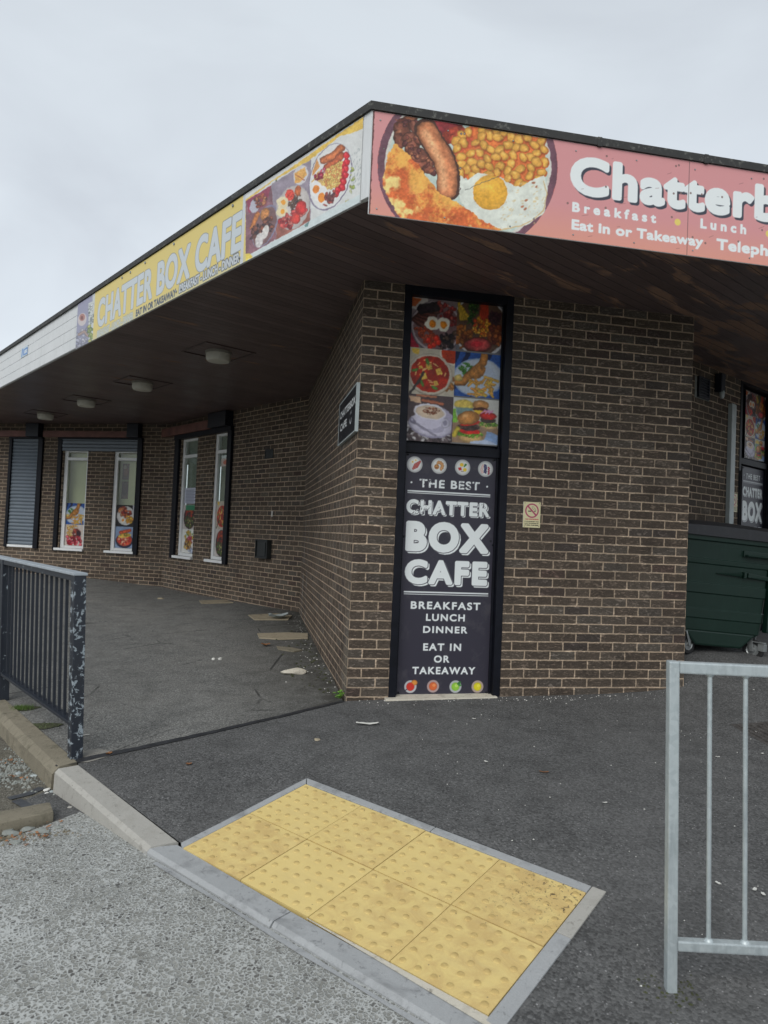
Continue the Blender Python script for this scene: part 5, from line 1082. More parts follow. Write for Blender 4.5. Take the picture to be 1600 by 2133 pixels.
boxy('air_vent', FAC1, 553, 570, 936, 955, .001, .012, 'vent', 'small dark air vent high on the wall above the meter box', 'vent', 5, 'air vents')
boxy('air_vent', REC, 1451, 1474, 787, 831, .001, .03, 'black_box', 'square dark vent high on the recessed wall behind the corner', 'vent', 6, 'air vents')
u0, z1 = REC.uv(1448, 782); u1, z0 = REC.uv(1476.5, 837); mb = MB(); REC.box(mb, u0, u1, z0, z1, -.02, .004); mb.build('vent_surround', MAT['rubble'], bld)
# thin pale tag above the meter box
u, z = FAC1.uv(567, 1070); mb = MB(); FAC1.box(mb, u - .02, u + .02, z - .045, z + .045, .001, .006); tag(mb.build('wall_tag', MAT['paper'], None, .001), 'tiny pale tag on the brickwork above the meter box', 'tag')
# security lamp and conduit in the recess
u, z = REC.uv(1491, 800); e = empty('wall_lamp', REC.P(u, z, 0), 0, 'black wall lamp with a white sensor on the recessed wall', 'lamp')
mb = MB(); REC.box(mb, u - .05, u + .05, z - .10, z + .11, .01, .09); mb.build('housing', MAT['black_box'], e, .012); u2, z2 = REC.uv(1491, 823); mb = MB(); P0 = np.array(REC.P(u2, z2, .07)); mb.lathe(P0, [(0, -.05), (.018, -.045), (.026, -.02), (.028, .02), (.02, .045), (0, .05)], 16); mb.build('sensor', MAT['conduit'], e, 0, True); mb = MB(); mb.tube(REC.P(u, z - .09, .05), REC.P(u2, z2 + .02, .07), .012); mb.build('bracket', MAT['black_box'], e)
u0, u1 = U(REC, 1512.5, 1000), U(REC, 1521.5, 1000); zt = REC.uv(1518, 843)[1]; mb = MB(); REC.box(mb, u0, u1, .25, zt, .001, .05); REC.box(mb, u0 + .004, u1 - .004, zt, zt + .01, .001, .046); tag(mb.build('conduit', MAT['conduit'], None, .004), 'pale grey vertical conduit on the recessed brick wall', 'pipe')
u = U(REC, 1540, 1000); mb = MB(); pts = [REC.P(u + .006 * math.sin(k * .9), .3 + k * .22, .012) for k in range(11)]
for p, q_ in zip(pts[:-1], pts[1:]): mb.tube(p, q_, .008, 8)
tag(mb.build('cable', MAT['rubber'], None), 'thin black cable down the brickwork beside the far panel', 'cable')

# ------------------------------------------------------------------ round lamps under the soffit
def corner(x, y): p = soffit_pt(x, y, ZS); return np.array([p[0], p[1]])
sq = [corner(385.4, 739), corner(429.4, 720), corner(546, 740.5), corner(487, 760)]
side = (np.linalg.norm(sq[1] - sq[0]) + np.linalg.norm(sq[2] - sq[1])) / 2; side = min(max(side, .55), .8)
lampz = ZS - .045
c0 = soffit_pt(455, 741, lampz); rad_l = 26 / FPX * c0[1] * 1.0
lab = ['nearest round ceiling lamp under the overhanging roof, the largest', 'second round ceiling lamp from the yellow banner end', 'third round ceiling lamp under the roof, above the middle windows', 'farthest round ceiling lamp, above the roller shutter']
def lamp_parts():
    e = empty('ceiling_lamp', (0, 0, 0)); r = rad_l
    mb = MB(); mb.lathe((0, 0, 0), [(0, .045), (r * 1.04, .045), (r * 1.04, .02), (r * .99, .015)], 32); o = link('base', mb.mesh('base', 0, True), MAT['lamp_base']); o.parent = e
    mb = MB(); mb.lathe((0, 0, 0), [(r * .98, .02), (r * .99, -.02), (r * .95, -.05), (r * .86, -.068), (r * .5, -.074), (0, -.075)], 32); o = link('diffuser', mb.mesh('diffuser', 0, True), MAT['lamp']); o.parent = e
    mb = MB(); s_ = side / 2; t = .018
    for a_, b_, c_, d_ in ((-s_, s_, -s_, -s_ + t), (-s_, s_, s_ - t, s_), (-s_, -s_ + t, -s_ + t, s_ - t), (s_ - t, s_, -s_ + t, s_ - t)): mb.box(a_, b_, c_, d_, .034, .0445)
    o = link('trim', mb.mesh('trim', .004), MAT['soffit_plain']); o.parent = e; return e
MAT['soffit_plain'] = simple('stained_trim', (.085, .062, .062), .45, var=.25, scale=9)
l0 = lamp_parts(); l0.rotation_euler = (0, 0, rad(TH + 30))
def copy_tree(o, par=None):
    c = o.copy(); COL.objects.link(c)
    if par: c.parent = par
    for ch in o.children: copy_tree(ch, c)
    return c
for i, (x, y) in enumerate(((455, 741), (297, 803), (180, 838.5), (95, 866))):
    o = l0 if i == 0 else copy_tree(l0); p = soffit_pt(x, y, lampz); o.location = (p[0], p[1], lampz); tag(o, lab[i], 'lamp', 'round lamps under the soffit')

# ------------------------------------------------------------------ ground, road, kerbs
mb = MB(); s_ = 300; mb.face([(-s_, -s_, -.12), (s_, -s_, -.12), (s_, s_, -.12), (-s_, s_, -.12)]); o = mb.build('ground', MAT['asphalt_gutter']); o['kind'] = 'structure'
P_post = np.array([-1.79, 4.285]); KO = hd(130.2)
kin = [P_post + KO * 13, np.array([-1.735, 4.19]), np.array([-.885, 3.34]), np.array([.403, 2.30]), np.array([.403, 2.30]) + 5.5 * np.array([.787, -.617])]   # back line of the kerb
T0 = np.array([-.858, 3.29]); TU = np.array([.7872, -.6167]); TV = np.array([.6167, .7872])
tp = lambda u, v: T0 + TU * u + TV * v
# split between old and new surfacing
spl = [np.array(G(*p)[:2]) for p in ((165, 1587), (300, 1559), (440, 1528), (580, 1496), (718, 1466))]; spl[-1] = A + np.array([-.02, -.02])
far = [P_post + KO * 13]
old = [P_post + np.array([-.03, -.02])] + spl + [B + hd(TH) * .1, C1 + np.array([.1, .1]), D2 + np.array([0, .1]), D2 + hd(166) * 4, far[0] + hd(130) * 3, far[0]]
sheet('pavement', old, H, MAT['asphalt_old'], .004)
new = [np.array([-1.735, 4.19])] + spl[::1] + [D + hd(101) * .1, E_ + hd(101) * .1, E_ + hd(41.06) * 7, np.array([9.5, 9]), np.array([9.5, -1.5]), kin[4], np.array([.403, 2.30]), tp(1.66, -.02), tp(1.66, .86), tp(-.045, .86), tp(-.045, .0), np.array([-.885, 3.34])]
new = [np.array([-1.735, 4.19])] + spl + [D + hd(101) * .1, E_ + hd(101) * .1, E_ + hd(41.06) * 7, np.array([9.5, 9]), np.array([9.5, -1.5]), kin[4], tp(1.65, -.012), tp(1.65, .85), tp(-.04, .85), tp(-.04, .02), np.array([-.90, 3.352])]
o = sheet('footpath', new, H, MAT['asphalt_new'], .006); 
# black sealing strip where the two surfaces meet
def ribbon(name, pts, wd, hf, mat, dz, taper=False, kind=None):
    mb = MB(); n = len(pts); L_ = []; R_ = []
    for i in range(n):
        t = pts[min(i + 1, n - 1)] - pts[max(i - 1, 0)]; t = t / np.linalg.norm(t); nn = np.array([-t[1], t[0]]); w_ = wd[i] if isinstance(wd, list) else wd
        L_.append(pts[i] + nn * w_ / 2); R_.append(pts[i] - nn * w_ / 2)
    for i in range(n - 1):
        q = [R_[i], R_[i + 1], L_[i + 1], L_[i]]; mb.face([(p[0], p[1], hf(p[0], p[1]) + dz) for p in q])
    o = mb.build(name, mat); 
    if kind: o['kind'] = kind
    return o
rr = random.Random(3); sp2 = []
for a_, b_ in zip([P_post + np.array([-.07, -.10])] + spl[:-1], spl):
    for k in range(8): sp2.append(a_ + (b_ - a_) * k / 8 + np.array([0, rr.uniform(-.004, .004)]))
sp2.append(spl[-1]); o = ribbon('sealing_strip', sp2, [.02 + .05 * min(1, i / 4) * (1 - .55 * i / len(sp2)) + rr.uniform(-.004, .004) for i in range(len(sp2))], H, MAT['bitumen'], .0105, kind='structure')
# road: old asphalt gutter on the left, exposed aggregate concrete ahead
ko = lambda p, d, k: p + np.array([-d[1], d[0]]) * k
dOld = KO; nOld = np.array([-.7638, -.6454])        # towards the road
kout_old = [P_post + KO * 13 + nOld * .15, np.array([-1.84, 4.14])]
nL_ = np.array([-.7071, -.7071]); nT = np.array([-.6167, -.7872])
cb1, cb2, cb3 = np.array([-1.752, 3.397]), np.array([-1.545, 3.79]), np.array([-1.31, 3.58])
conc = [cb2, cb3 + np.array([.06, .06]), np.array([-1.0, 3.30]), np.array([-.93, 3.2]), np.array([.403, 2.30]) + nT * .10, kin[4] + nT * .10, np.array([9, -6]), np.array([2, -9]), np.array([-7, -6.2])]
conc = [cb2, np.array([-1.27, 3.60]), np.array([-.98, 3.30]), np.array([.403, 2.30]) + nT * .10, kin[4] + nT * .10, np.array([9, -6]), np.array([2, -9]), np.array([-6.6, -5.6])]
sheet('road', conc, HR, MAT['agg'], .004, .3)
gut = [cb2 + np.array([.0, .0]), np.array([-6.6, -5.6]), np.array([-16, -5]), np.array([-16, 12]), kout_old[0] - nOld * .02, np.array([-1.82, 4.16]), np.array([-1.26, 3.61])]
sheet('road', gut, HR, MAT['asphalt_gutter'], .0, .3)

def kerb(name, pin, pout, ztop, zbot, mat, cham=.014, gap=.004, n=8, wob=.0, label=None):
    """a kerb stone between a back line and a road line; ztop/zbot are functions of position"""
    mb = MB(); d = (pin[1] - pin[0]); L_ = np.linalg.norm(d); rows = []
    for i in range(n + 1):
        t = gap / L_ + (1 - 2 * gap / L_) * i / n; a_ = pin[0] + (pin[1] - pin[0]) * t; b_ = pout[0] + (pout[1] - pout[0]) * t; zt_, zb_ = ztop(*a_), zbot(*b_); o_ = (b_ - a_) / np.linalg.norm(b_ - a_)
        zt2 = ztop(*b_); c = b_ - o_ * cham; f = b_ + o_ * .012; w_ = lambda: rr.uniform(-wob, wob)
        rows.append([(a_[0], a_[1], zb_ - .15), (a_[0], a_[1], zt_), (a_[0] + o_[0] * .006, a_[1] + o_[1] * .006, zt_ + .004), (c[0], c[1], zt2 + .003 + w_()), (b_[0] + o_[0] * .004 + w_(), b_[1] + o_[1] * .004, zt2 - cham), (f[0] + w_(), f[1] + w_(), zb_ - .15)])
    m = len(rows[0])
    for i in range(n):
        for j in range(m - 1): mb.face([rows[i][j], rows[i + 1][j], rows[i + 1][j + 1], rows[i][j + 1]])
    mb.face(rows[0]); mb.face(rows[-1][::-1]); o = mb.build(name, MAT[mat]); o['kind'] = 'structure'; return o
# weathered kerb along the black railing
step = .915
for k in range(14):
    a_ = P_post + np.array([.04, -.06]) + KO * (k * step); b_ = a_ + KO * step; kerb('kerb', [b_, a_], [b_ + nOld * .135, a_ + nOld * .135], lambda x, y: H(x, y) + .012, lambda x, y: HR(x, y), 'kerb_old', .035, .006, 10, .004)
# pale dropper kerb
pa, pb = np.array([-1.722, 4.178]), np.array([-.893, 3.345])
def zdrop(x, y): t = min(max(((np.array([x, y]) - pa) @ (pb - pa)) / ((pb - pa) @ (pb - pa)), 0), 1); return (-1.428 * (1 - t) - 1.480 * t) + CZ
kerb('kerb', [pa, pb], [np.array([-1.822, 4.098]), np.array([-1.012, 3.272])], zdrop, HR, 'kerb_new', .016, .003)
# flush grey kerbs past the tactile paving
def zfl(x, y): u = (np.array([x, y]) - T0) @ TU; return -1.4845 - .027 * max(u, -.1) * (1 if u < 1.6 else 1) + CZ - .003
ks = [-.052, .72, 1.635, 2.55, 3.465, 4.38, 5.3]
for k in range(len(ks) - 1):
    a_, b_ = tp(ks[k], .012 if k == 0 else -.004 - .006 * k), tp(ks[k + 1], -.010 - .006 * k); oa = tp(ks[k] - (.078 if k == 0 else 0), -.108 - .008 * k); ob = tp(ks[k + 1], -.122 - .008 * k)
    kerb('kerb', [a_, b_], [oa, ob], zfl if k < 2 else (lambda x, y: H(x, y) + .004), lambda x, y: HR(x, y) - .0, 'kerb_grey', .012, .0025)
# mortar fillet between kerb and slabs, and concrete along the road side
ribbon('mortar_joint', [tp(.8, -.008), tp(1.2, -.012), tp(1.66, -.022)], [.004, .022, .044], lambda x, y: zfl(x, y), MAT['cream'], .0065, kind='structure')
ribbon('mortar_joint', [tp(u, -.135 - .012 * u) for u in np.linspace(-.02, 2.4, 14)], [.022 + .008 * math.sin(i * 1.7) for i in range(14)], HR, MAT['kerb_grey'], .0075, kind='structure')

# tactile paving: eight buff slabs, each with 36 blisters
def slab_mesh():
    mb = MB(); g = .002; q = .4
    mb.hexa([(g, g, -.05), (q - g, g, -.05), (q - g, q - g, -.05), (g, q - g, -.05), (g, g, 0), (q - g, g, 0), (q - g, q - g, 0), (g, q - g, 0)]); nb = len(mb.v); dome = [0] * nb
    for i in range(6):
        for j in range(6):
            cx, cy = .0333 + .0667 * i, .0333 + .0667 * j; k = len(mb.v); r = .0118; n = 14
            rings = ((r * 1.22, .0004), (r * 1.0, .0034), (r * .72, .0050), (.0, .0055))
            for a_, (q_, h) in enumerate(rings[:-1]):
                for b_ in range(n): t = 2 * math.pi * b_ / n; mb.v.append((cx + q_ * math.cos(t), cy + q_ * math.sin(t), h)); dome.append((0, .8, 1)[a_])
            mb.v.append((cx, cy, .0055)); dome.append(.85)
            for a_ in range(2):
                for b_ in range(n): mb.f.append([k + a_ * n + b_, k + a_ * n + (b_ + 1) % n, k + (a_ + 1) * n + (b_ + 1) % n, k + (a_ + 1) * n + b_]); mb.uv.append(None)
            for b_ in range(n): mb.f.append([k + 2 * n + b_, k + 2 * n + (b_ + 1) % n, k + 3 * n]); mb.uv.append(None)
    me = bpy.data.meshes.new('tactile_slab'); me.from_pydata(mb.v, [], mb.f); at = me.attributes.new('dome', 'FLOAT', 'POINT'); at.data.foreach_set('value', np.array(dome, np.float32))
    me.attributes.new('tint', 'FLOAT', 'POINT'); me.attributes.new('black', 'FLOAT', 'POINT')
    for p in me.polygons[6:]: p.use_smooth = True
    return me
base_me = slab_mesh(); nrm = Vector(np.cross(np.array([*TU, -.027]), np.array([*TV, .117]))).normalized(); ux_ = Vector((*TU, -.027)).normalized(); vy_ = nrm.cross(ux_)
tints = {(0, 0): .35, (0, 1): -.3, (1, 0): -.8, (1, 1): .15, (2, 0): .25, (2, 1): -.05, (3, 0): .35, (3, 1): .55}
rown = {1: 'far', 0: 'kerb'}
tl = {(0, 1): 'buff tactile slab at the top corner of the patch, nearest the café wall', (0, 0): 'darker buff tactile slab at the left corner, beside the pale kerb', (1, 0): 'cleanest pale buff tactile slab, second along the grey kerb', (1, 1): 'buff tactile slab second along the back edge of the patch',
      (2, 0): 'brown stained buff tactile slab, third along the grey kerb', (2, 1): 'buff tactile slab third along the back edge of the patch', (3, 0): 'brownish tactile slab at the bottom corner, nearest the viewer', (3, 1): 'tactile slab with black scuff marks at the right corner'}
for (i, j), t in tints.items():
    me = base_me.copy(); n = len(me.vertices); me.attributes['tint'].data.foreach_set('value', np.full(n, t, np.float32))
    if (i, j) == (3, 1): me.attributes['black'].data.foreach_set('value', np.array([1.0 if (v.co.x > .12 and v.co.y > .12) else .0 for v in me.vertices], np.float32))
    o = link('tactile_slab', me, MAT['tile']); p = tp(.4 * i, .4 * j); z = -1.485 + CZ - .027 * .4 * i + .117 * .4 * j + .006 + rr.uniform(-.001, .001)
    o.matrix_world = Matrix(((ux_.x, vy_.x, nrm.x, p[0]), (ux_.y, vy_.y, nrm.y, p[1]), (ux_.z, vy_.z, nrm.z, z), (0, 0, 0, 1))); tag(o, tl[(i, j)], 'paving slab', 'tactile paving slabs')
# concrete edging round the slabs
def ztile(x, y): d = np.array([x, y]) - T0; return -1.485 + CZ - .027 * (d @ TU) + .117 * (d @ TV) + .006
def edging(p, mat='kerb_grey'):
    mb = MB(); n = len(p); top = [(q[0], q[1], ztile(*q) + .001) for q in p]; bot = [(q[0], q[1], ztile(*q) - .08) for q in p]; mb.face(top); mb.face(bot[::-1])
    for i in range(n): mb.face([bot[i], bot[(i + 1) % n], top[(i + 1) % n], top[i]])
    o = mb.build('edging', MAT[mat], None, .003); o['kind'] = 'structure'
edging([tp(-.044, .022), tp(-.001, .002), tp(-.001, .801), tp(-.044, .850)]); edging([tp(-.042, .8515), tp(.002, .803), tp(.82, .803), tp(.82, .851)]); edging([tp(.824, .803), tp(1.598, .803), tp(1.598, .853), tp(.824, .852)])
edging([tp(1.602, -.02), tp(1.662, -.035), tp(1.662, .50), tp(1.602, .50)], 'kerb_grey'); edging([tp(1.602, .504), tp(1.662, .504), tp(1.660, .855), tp(1.602, .853)], 'kerb_new')

# ------------------------------------------------------------------ black railing on the left
def rail_panel(name, p0, heading, length, zt0, h0, label, cat, first=True, bars=15):
    d = hd(heading); n_ = np.array([d[1], -d[0]])
    e = empty(name, (p0[0], p0[1], h0), 0, label, cat)
    def bx(mb, s0, s1, w0, w1, z0, z1, pz0=None, pz1=None):
        q = [p0 + d * s0 + n_ * w1, p0 + d * s1 + n_ * w1, p0 + d * s1 + n_ * w0, p0 + d * s0 + n_ * w0]; f = lambda p, z: (p[0] - .036 * (z - .1) - .008, p[1], z); mb.hexa([f(q[i], z0) for i in range(4)] + [f(q[i], z1) for i in range(4)])
    return e, bx
bh = .035; ztop = 1.245; hp = 131.0
e, bx = rail_panel('guard_rail', P_post + np.array([.0, .02]), hp, 1.74, ztop, 0, 'black painted metal guard rail with chipped posts beside the kerb', 'railing')
e.location.z = H(*P_post)
def chip_attr(o, v):
    at = o.data.attributes.new('chip', 'FLOAT', 'POINT'); at.data.foreach_set('value', np.full(len(o.data.vertices), v, np.float32))
for k in range(3):
    mb = MB(); s0 = k * 1.74; bx(mb, s0 - bh, s0 + bh, -bh, bh, -.25 + H(*(P_post + hd(hp) * s0)), ztop - .014); o = mb.build('post', MAT['black_rail'], e, .004); chip_attr(o, 1.0 if k == 0 else .3)
    if k < 2:
        mb = MB(); bx(mb, s0 + bh + .001, s0 + 1.74 - bh - .001, -.030, .030, ztop - .05, ztop - .015); o = mb.build('top_bar', MAT['black_rail'], e, .003); chip_attr(o, .3)
        zb_ = .345; mb = MB(); bx(mb, s0 + bh + .001, s0 + 1.74 - bh - .001, -.030, .030, zb_ - .02, zb_); o = mb.build('bottom_bar', MAT['black_rail'], e, .002); chip_attr(o, -.4)
        for i in range(15):
            s = s0 + 1.74 * (i + 1) / 16; mb = MB(); bx(mb, s - .007, s + .007, -.009, .009, zb_ - .002, ztop - .045); o = mb.build('baluster', MAT['black_rail'], e, .002); chip_attr(o, -.25)
mb = MB(); bx(mb, -bh - .004, 3.52, -.042, .042, ztop - .013, ztop + .004); mb.build('top_plate', MAT['rail_top'], e, .003)
# patch of concrete round the post foot
o = sheet('concrete_patch', [P_post + np.array([.13 * math.cos(t) * (1 + .2 * math.sin(3 * t)) + .07, .10 * math.sin(t) * (1 + .2 * math.cos(4 * t)) + .06]) for t in np.linspace(0, 6.1, 16)], H, MAT['postmix'], .009, .08)

# ------------------------------------------------------------------ galvanised railing on the right
gp = np.array([1.022, 2.436]); gh = -1.0; gd = hd(gh); gn = np.array([gd[1], -gd[0]]); gz = H(*gp); gt = 1.168; q_ = .0175
e = empty('galvanised_railing', (gp[0], gp[1], gz), 0, 'galvanised steel guard rail with thin upright bars in the right foreground', 'railing')
def bx(mb, s0, s1, w0, w1, z0, z1):
    q = [gp + gd * s0 + gn * w1, gp + gd * s1 + gn * w1, gp + gd * s1 + gn * w0, gp + gd * s0 + gn * w0]; f = lambda p, z: (p[0] + LN(z), p[1], z); mb.hexa([f(q[i], z0) for i in range(4)] + [f(q[i], z1) for i in range(4)])
LN = lambda z: .015 - .022 * (z - gz)
zb_ = .232
for k, s0 in enumerate((0, 1.80)):
    mb = MB(); bx(mb, s0 - q_, s0 + q_, -q_, q_, gz - .2, gt); mb.build('post', MAT['galv'], e, .005)
mb = MB(); bx(mb, q_ + .0005, 1.80 - q_ - .0005, -q_ + .0008, q_ - .0008, gt - .040, gt - .001); mb.build('top_rail', MAT['galv'], e, .005)
mb = MB(); bx(mb, q_ + .0005, 1.80 - q_ - .0005, -q_ + .0008, q_ - .0008, zb_ - .034, zb_); mb.build('bottom_rail', MAT['galv'], e, .005)
for i in range(14):
    s = .127 + .1215 * i
    if s > 1.76: break
    c = gp + gd * s; mb = MB(); mb.tube((c[0] + LN(zb_), c[1], zb_ - .004), (c[0] + LN(gt), c[1], gt - .036), .0078, 14); mb.build('baluster', MAT['galv'], e, 0, True)
    mb = MB(); mb.lathe((c[0] + LN(zb_), c[1], zb_), [(.016, -.001), (.014, .004), (.009, .008), (.0075, .009)], 12); mb.lathe((c[0] + LN(gt), c[1], gt - .04), [(.0075, -.009), (.010, -.007), (.014, -.002), (.015, .002)], 12)
    mb.build('weld', MAT['galv'], e, 0, True)

# ------------------------------------------------------------------ green wheeled bin
bl_ = np.array([2.70, 6.50]); bhd = 6.0; W_, Dp = .93, .62; tilt = rad(-3.6)
e = empty('wheeled_bin', (bl_[0] + .45, bl_[1] + .3, H(3.1, 6.6)), 0, 'large dark green wheeled bin with a grey lid beside the brick corner', 'bin')
gb = .575; Mx = Matrix.Translation((bl_[0], bl_[1], gb)) @ Matrix.Rotation(rad(bhd), 4, 'Z') @ Matrix.Rotation(-tilt, 4, 'Y') @ Matrix.Scale(.97, 4, (0, 0, 1))
def bmesh_local(mb, name, mat, bevel=0, smooth=False, par=None):
    mb.v = [tuple(Mx @ Vector(v)) for v in mb.v]; return mb.build(name, MAT[mat], par or e, bevel, smooth)
# body: tapered, with raised horizontal bands
prof = [(.225, .06), (.25, .042), (.36, .036), (.365, .028), (.45, .026), (.455, .034), (.60, .028), (.605, .018), (.70, .016), (.705, .024), (.80, .020), (.88, .017), (.885, .006), (.93, .004), (.935, .014), (1.03, .010), (1.10, .006), (1.105, -.012), (1.15, -.014)]
mb = MB(); rings = []
for z, ins in prof:
    r = .05; rings.append([(ins + r, ins, z), (W_ - ins - r, ins, z), (W_ - ins, ins + r, z), (W_ - ins, Dp - ins - r, z), (W_ - ins - r, Dp - ins, z), (ins + r, Dp - ins, z), (ins, Dp - ins - r, z), (ins, ins + r, z)])
for a_, b_ in zip(rings[:-1], rings[1:]):
    for k in range(8): mb.face([a_[k], a_[(k + 1) % 8], b_[(k + 1) % 8], b_[k]])
mb.face(rings[0][::-1]); mb.face(rings[-1]); bmesh_local(mb, 'body', 'bin', .004)
mb = MB(); mb.hexa([(.24, .05, .10), (W_ - .24, .05, .10), (W_ - .25, Dp - .1, .10), (.25, Dp - .1, .10), (.10, .045, .25), (W_ - .10, .045, .25), (W_ - .12, Dp - .06, .25), (.12, Dp - .06, .25)]); bmesh_local(mb, 'sump', 'bin', .02)
# lid: shallow dome with a deep lip
mb = MB(); rows = []
for t in np.linspace(0, 1, 9): y = -.035 + t * (Dp + .06); z = 1.155 + .085 + .06 * math.sin(math.pi * min(1, t * 1.0)); rows.append([(x, y, z + .012 * math.sin(math.pi * (x + .03) / (W_ + .06))) for x in np.linspace(-.03, W_ + .03, 9)])
for a_, b_ in zip(rows[:-1], rows[1:]):
    for k in range(8): mb.face([a_[k], a_[k + 1], b_[k + 1], b_[k]])
zb2_ = 1.150
def skirt(l):
    for p, q in zip(l[:-1], l[1:]): mb.face([(p[0], p[1], zb2_), (q[0], q[1], zb2_), q, p])
skirt(rows[0]); skirt(rows[-1][::-1]); skirt([r[-1] for r in rows]); skirt([r[0] for r in rows][::-1]); lid = bmesh_local(mb, 'lid', 'binlid', .006)
for x in (.06, .30, .56, .82):
    mb = MB(); mb.tube((x - .03, Dp + .01, 1.27), (x + .03, Dp + .01, 1.27), .024, 12); bmesh_local(mb, 'hinge', 'binlid', 0, True)
# handles on the front
def handle(x0, x1, z, out=.045):
    mb = MB(); y = .0; mb.tube((x0, y, z), (x0, y - out, z), .009); mb.tube((x0, y - out, z), (x1, y - out, z), .009); mb.tube((x1, y - out, z), (x1, y, z), .009); bmesh_local(mb, 'handle', 'bin', 0, True)
handle(.62, .86, 1.00)
mb = MB(); mb.box(.60, .90, -.012, .03, .985, 1.045); bmesh_local(mb, 'handle_recess', 'bin', .006)
mb = MB(); mb.hexa([(.36, -.002, .80), (.60, -.006, .79), (.60, .05, .79), (.36, .05, .80), (.36, .004, .806), (.60, -.018, .825), (.60, .05, .825), (.36, .05, .806)]); mb.box(.615, .64, -.022, .04, .78, .84); mb.hexa([(.655, -.02, .79), (.90, .0, .775), (.90, .05, .775), (.655, .05, .79), (.655, -.02, .835), (.90, -.004, .815), (.90, .05, .815), (.655, .05, .835)]); bmesh_local(mb, 'trunnion_bar', 'bin', .005)
mb = MB(); mb.box(.885, .925, -.012, .06, .28, 1.10); bmesh_local(mb, 'corner_rib', 'bin', .008)
# moulded maker's lettering, faint, in the plastic
E0 = glyphs('TAYLOR', 1.2); 
cu = bpy.data.curves.new('emboss', 'FONT'); cu.body = 'TAYLOR'; cu.size = .075; cu.extrude = .0015; cu.shear = .2; to = bpy.data.objects.new('emboss', cu); COL.objects.link(to); bpy.context.view_layer.update()
me = bpy.data.meshes.new_from_object(to.evaluated_get(bpy.context.evaluated_depsgraph_get())); bpy.data.objects.remove(to); bpy.data.curves.remove(cu)
me.transform(Mx @ Matrix.Translation((.27, .008, 1.055)) @ Matrix.Rotation(rad(90), 4, 'X')); link('moulded_lettering', me, MAT['bin'], e)
# castors
for x, y, fr in ((.185, .10, 0), (W_ - .085, .10, 1), (.10, Dp - .12, 0), (W_ - .10, Dp - .12, 0)):
    c = np.array([x, y, .10]); w = empty('castor', tuple(Mx @ Vector((x, y, .2)))); w.parent = e; w.matrix_parent_inverse = Matrix.Translation(e.location).inverted(); bpy.context.view_layer.update()
    mb = MB(); ang = rad(25 if not fr else -60); ca, sa = math.cos(ang), math.sin(ang)
    def lw(mb2, off=(0, 0, 0)): mb2.v = [tuple(Mx @ Vector((c[0] + v[0] * ca - v[1] * sa, c[1] + v[0] * sa + v[1] * ca, c[2] + v[2]))) for v in mb2.v]; return mb2
    mb.lathe((0, 0, 0), [(.060, -.018), (.088, -.020), (.098, -.010), (.100, 0), (.098, .010), (.088, .020), (.060, .018)], 28, 'y'); link2('tyre', lw(mb).mesh('tyre', 0, True), MAT['rubber'], w)
    mb = MB(); mb.lathe((0, 0, 0), [(0, -.024), (.018, -.024), (.022, -.012), (.052, -.010), (.061, -.018), (.061, .018), (.052, .010), (.022, .012), (.018, .024), (0, .024)], 24, 'y'); link2('rim', lw(mb).mesh('rim', 0, True), MAT['steel'], w)
    mb = MB()
    for s_ in (-1, 1): mb.hexa([(-.016, s_ * .032 - .002, -.015), (.016, s_ * .032 - .002, -.015), (.016, s_ * .032 + .002, -.015), (-.016, s_ * .032 + .002, -.015), (-.075, s_ * .032 - .002, .125), (-.005, s_ * .032 - .002, .125), (-.005, s_ * .032 + .002, .125), (-.075, s_ * .032 + .002, .125)])
    mb.box(-.085, .01, -.034, .034, .122, .130)
    if fr: mb.box(-.03, .10, -.03, .03, .075, .085); mb.box(.05, .11, -.028, .028, .0, .07)
    link2('fork', lw(mb).mesh('fork', .002), MAT['steel'], w)

# ------------------------------------------------------------------ small things on the ground
def blob(name, px, py, size, mat, label, cat, hf=None, flat=.45, seed=1, group=None, dz=0.0, elong=1.0, rz=None):
    r = random.Random(seed); x, y, z = G(px, py, hf); bm = bmesh.new(); bmesh.ops.create_icosphere(bm, subdivisions=2, radius=1)
    a_ = rad(rz) if rz is not None else r.uniform(0, 3)
    pl_ = [(Vector((r.gauss(0, 1), r.gauss(0, 1), r.gauss(0, 1))).normalized(), r.uniform(.55, .85)) for _ in range(9)]
    for v in bm.verts:
        c = v.co.copy()
        for n_, d_ in pl_:
            k = c.dot(n_) - d_
            if k > 0: c -= n_ * k
        v.co = Vector((c.x * elong, c.y, c.z * flat)) * size
    me = bpy.data.meshes.new(name); bm.to_mesh(me); bm.free(); o = link(name, me, mat); o.location = (x, y, z + size * flat * .45 + dz); o.rotation_euler = (0, 0, a_); return tag(o, label, cat, group)
def scrap(name, px, py, L_, W2, mat, label, cat, seed=1, hf=None, group=None, rz=0, curl=.25, n=7):
    """a crumpled thin piece with thickness: leaf, paper, wrapper"""
    r = random.Random(seed); x, y, z = G(px, py, hf); mb = MB(); g = {}
    for i in range(n + 1):
        for j in range(5):
            t = i / n - .5; s = j / 4 - .5; wd = (1 - (2 * t) ** 4 * .6) * (1 + r.uniform(-.12, .12)); g[i, j] = (t * L_ * (1 + r.uniform(-.06, .06)), s * W2 * wd, abs(t) * L_ * curl * .6 + abs(s) * W2 * curl * .6 + r.uniform(0, .12) * W2)
    for i in range(n):
        for j in range(4): a_ = [g[i, j], g[i + 1, j], g[i + 1, j + 1], g[i, j + 1]]; mb.face(a_); mb.face([(p[0], p[1], p[2] - .0012) for p in a_][::-1])
    o = mb.build(name, mat); o.location = (x, y, z + .010); o.rotation_euler = (0, 0, rad(rz)); return tag(o, label, cat, group)
scrap('litter_paper', 766, 1512, .16, .035, MAT['paper'], 'white scrap of paper on the new asphalt in front of the brick corner', 'litter', 2, rz=8)
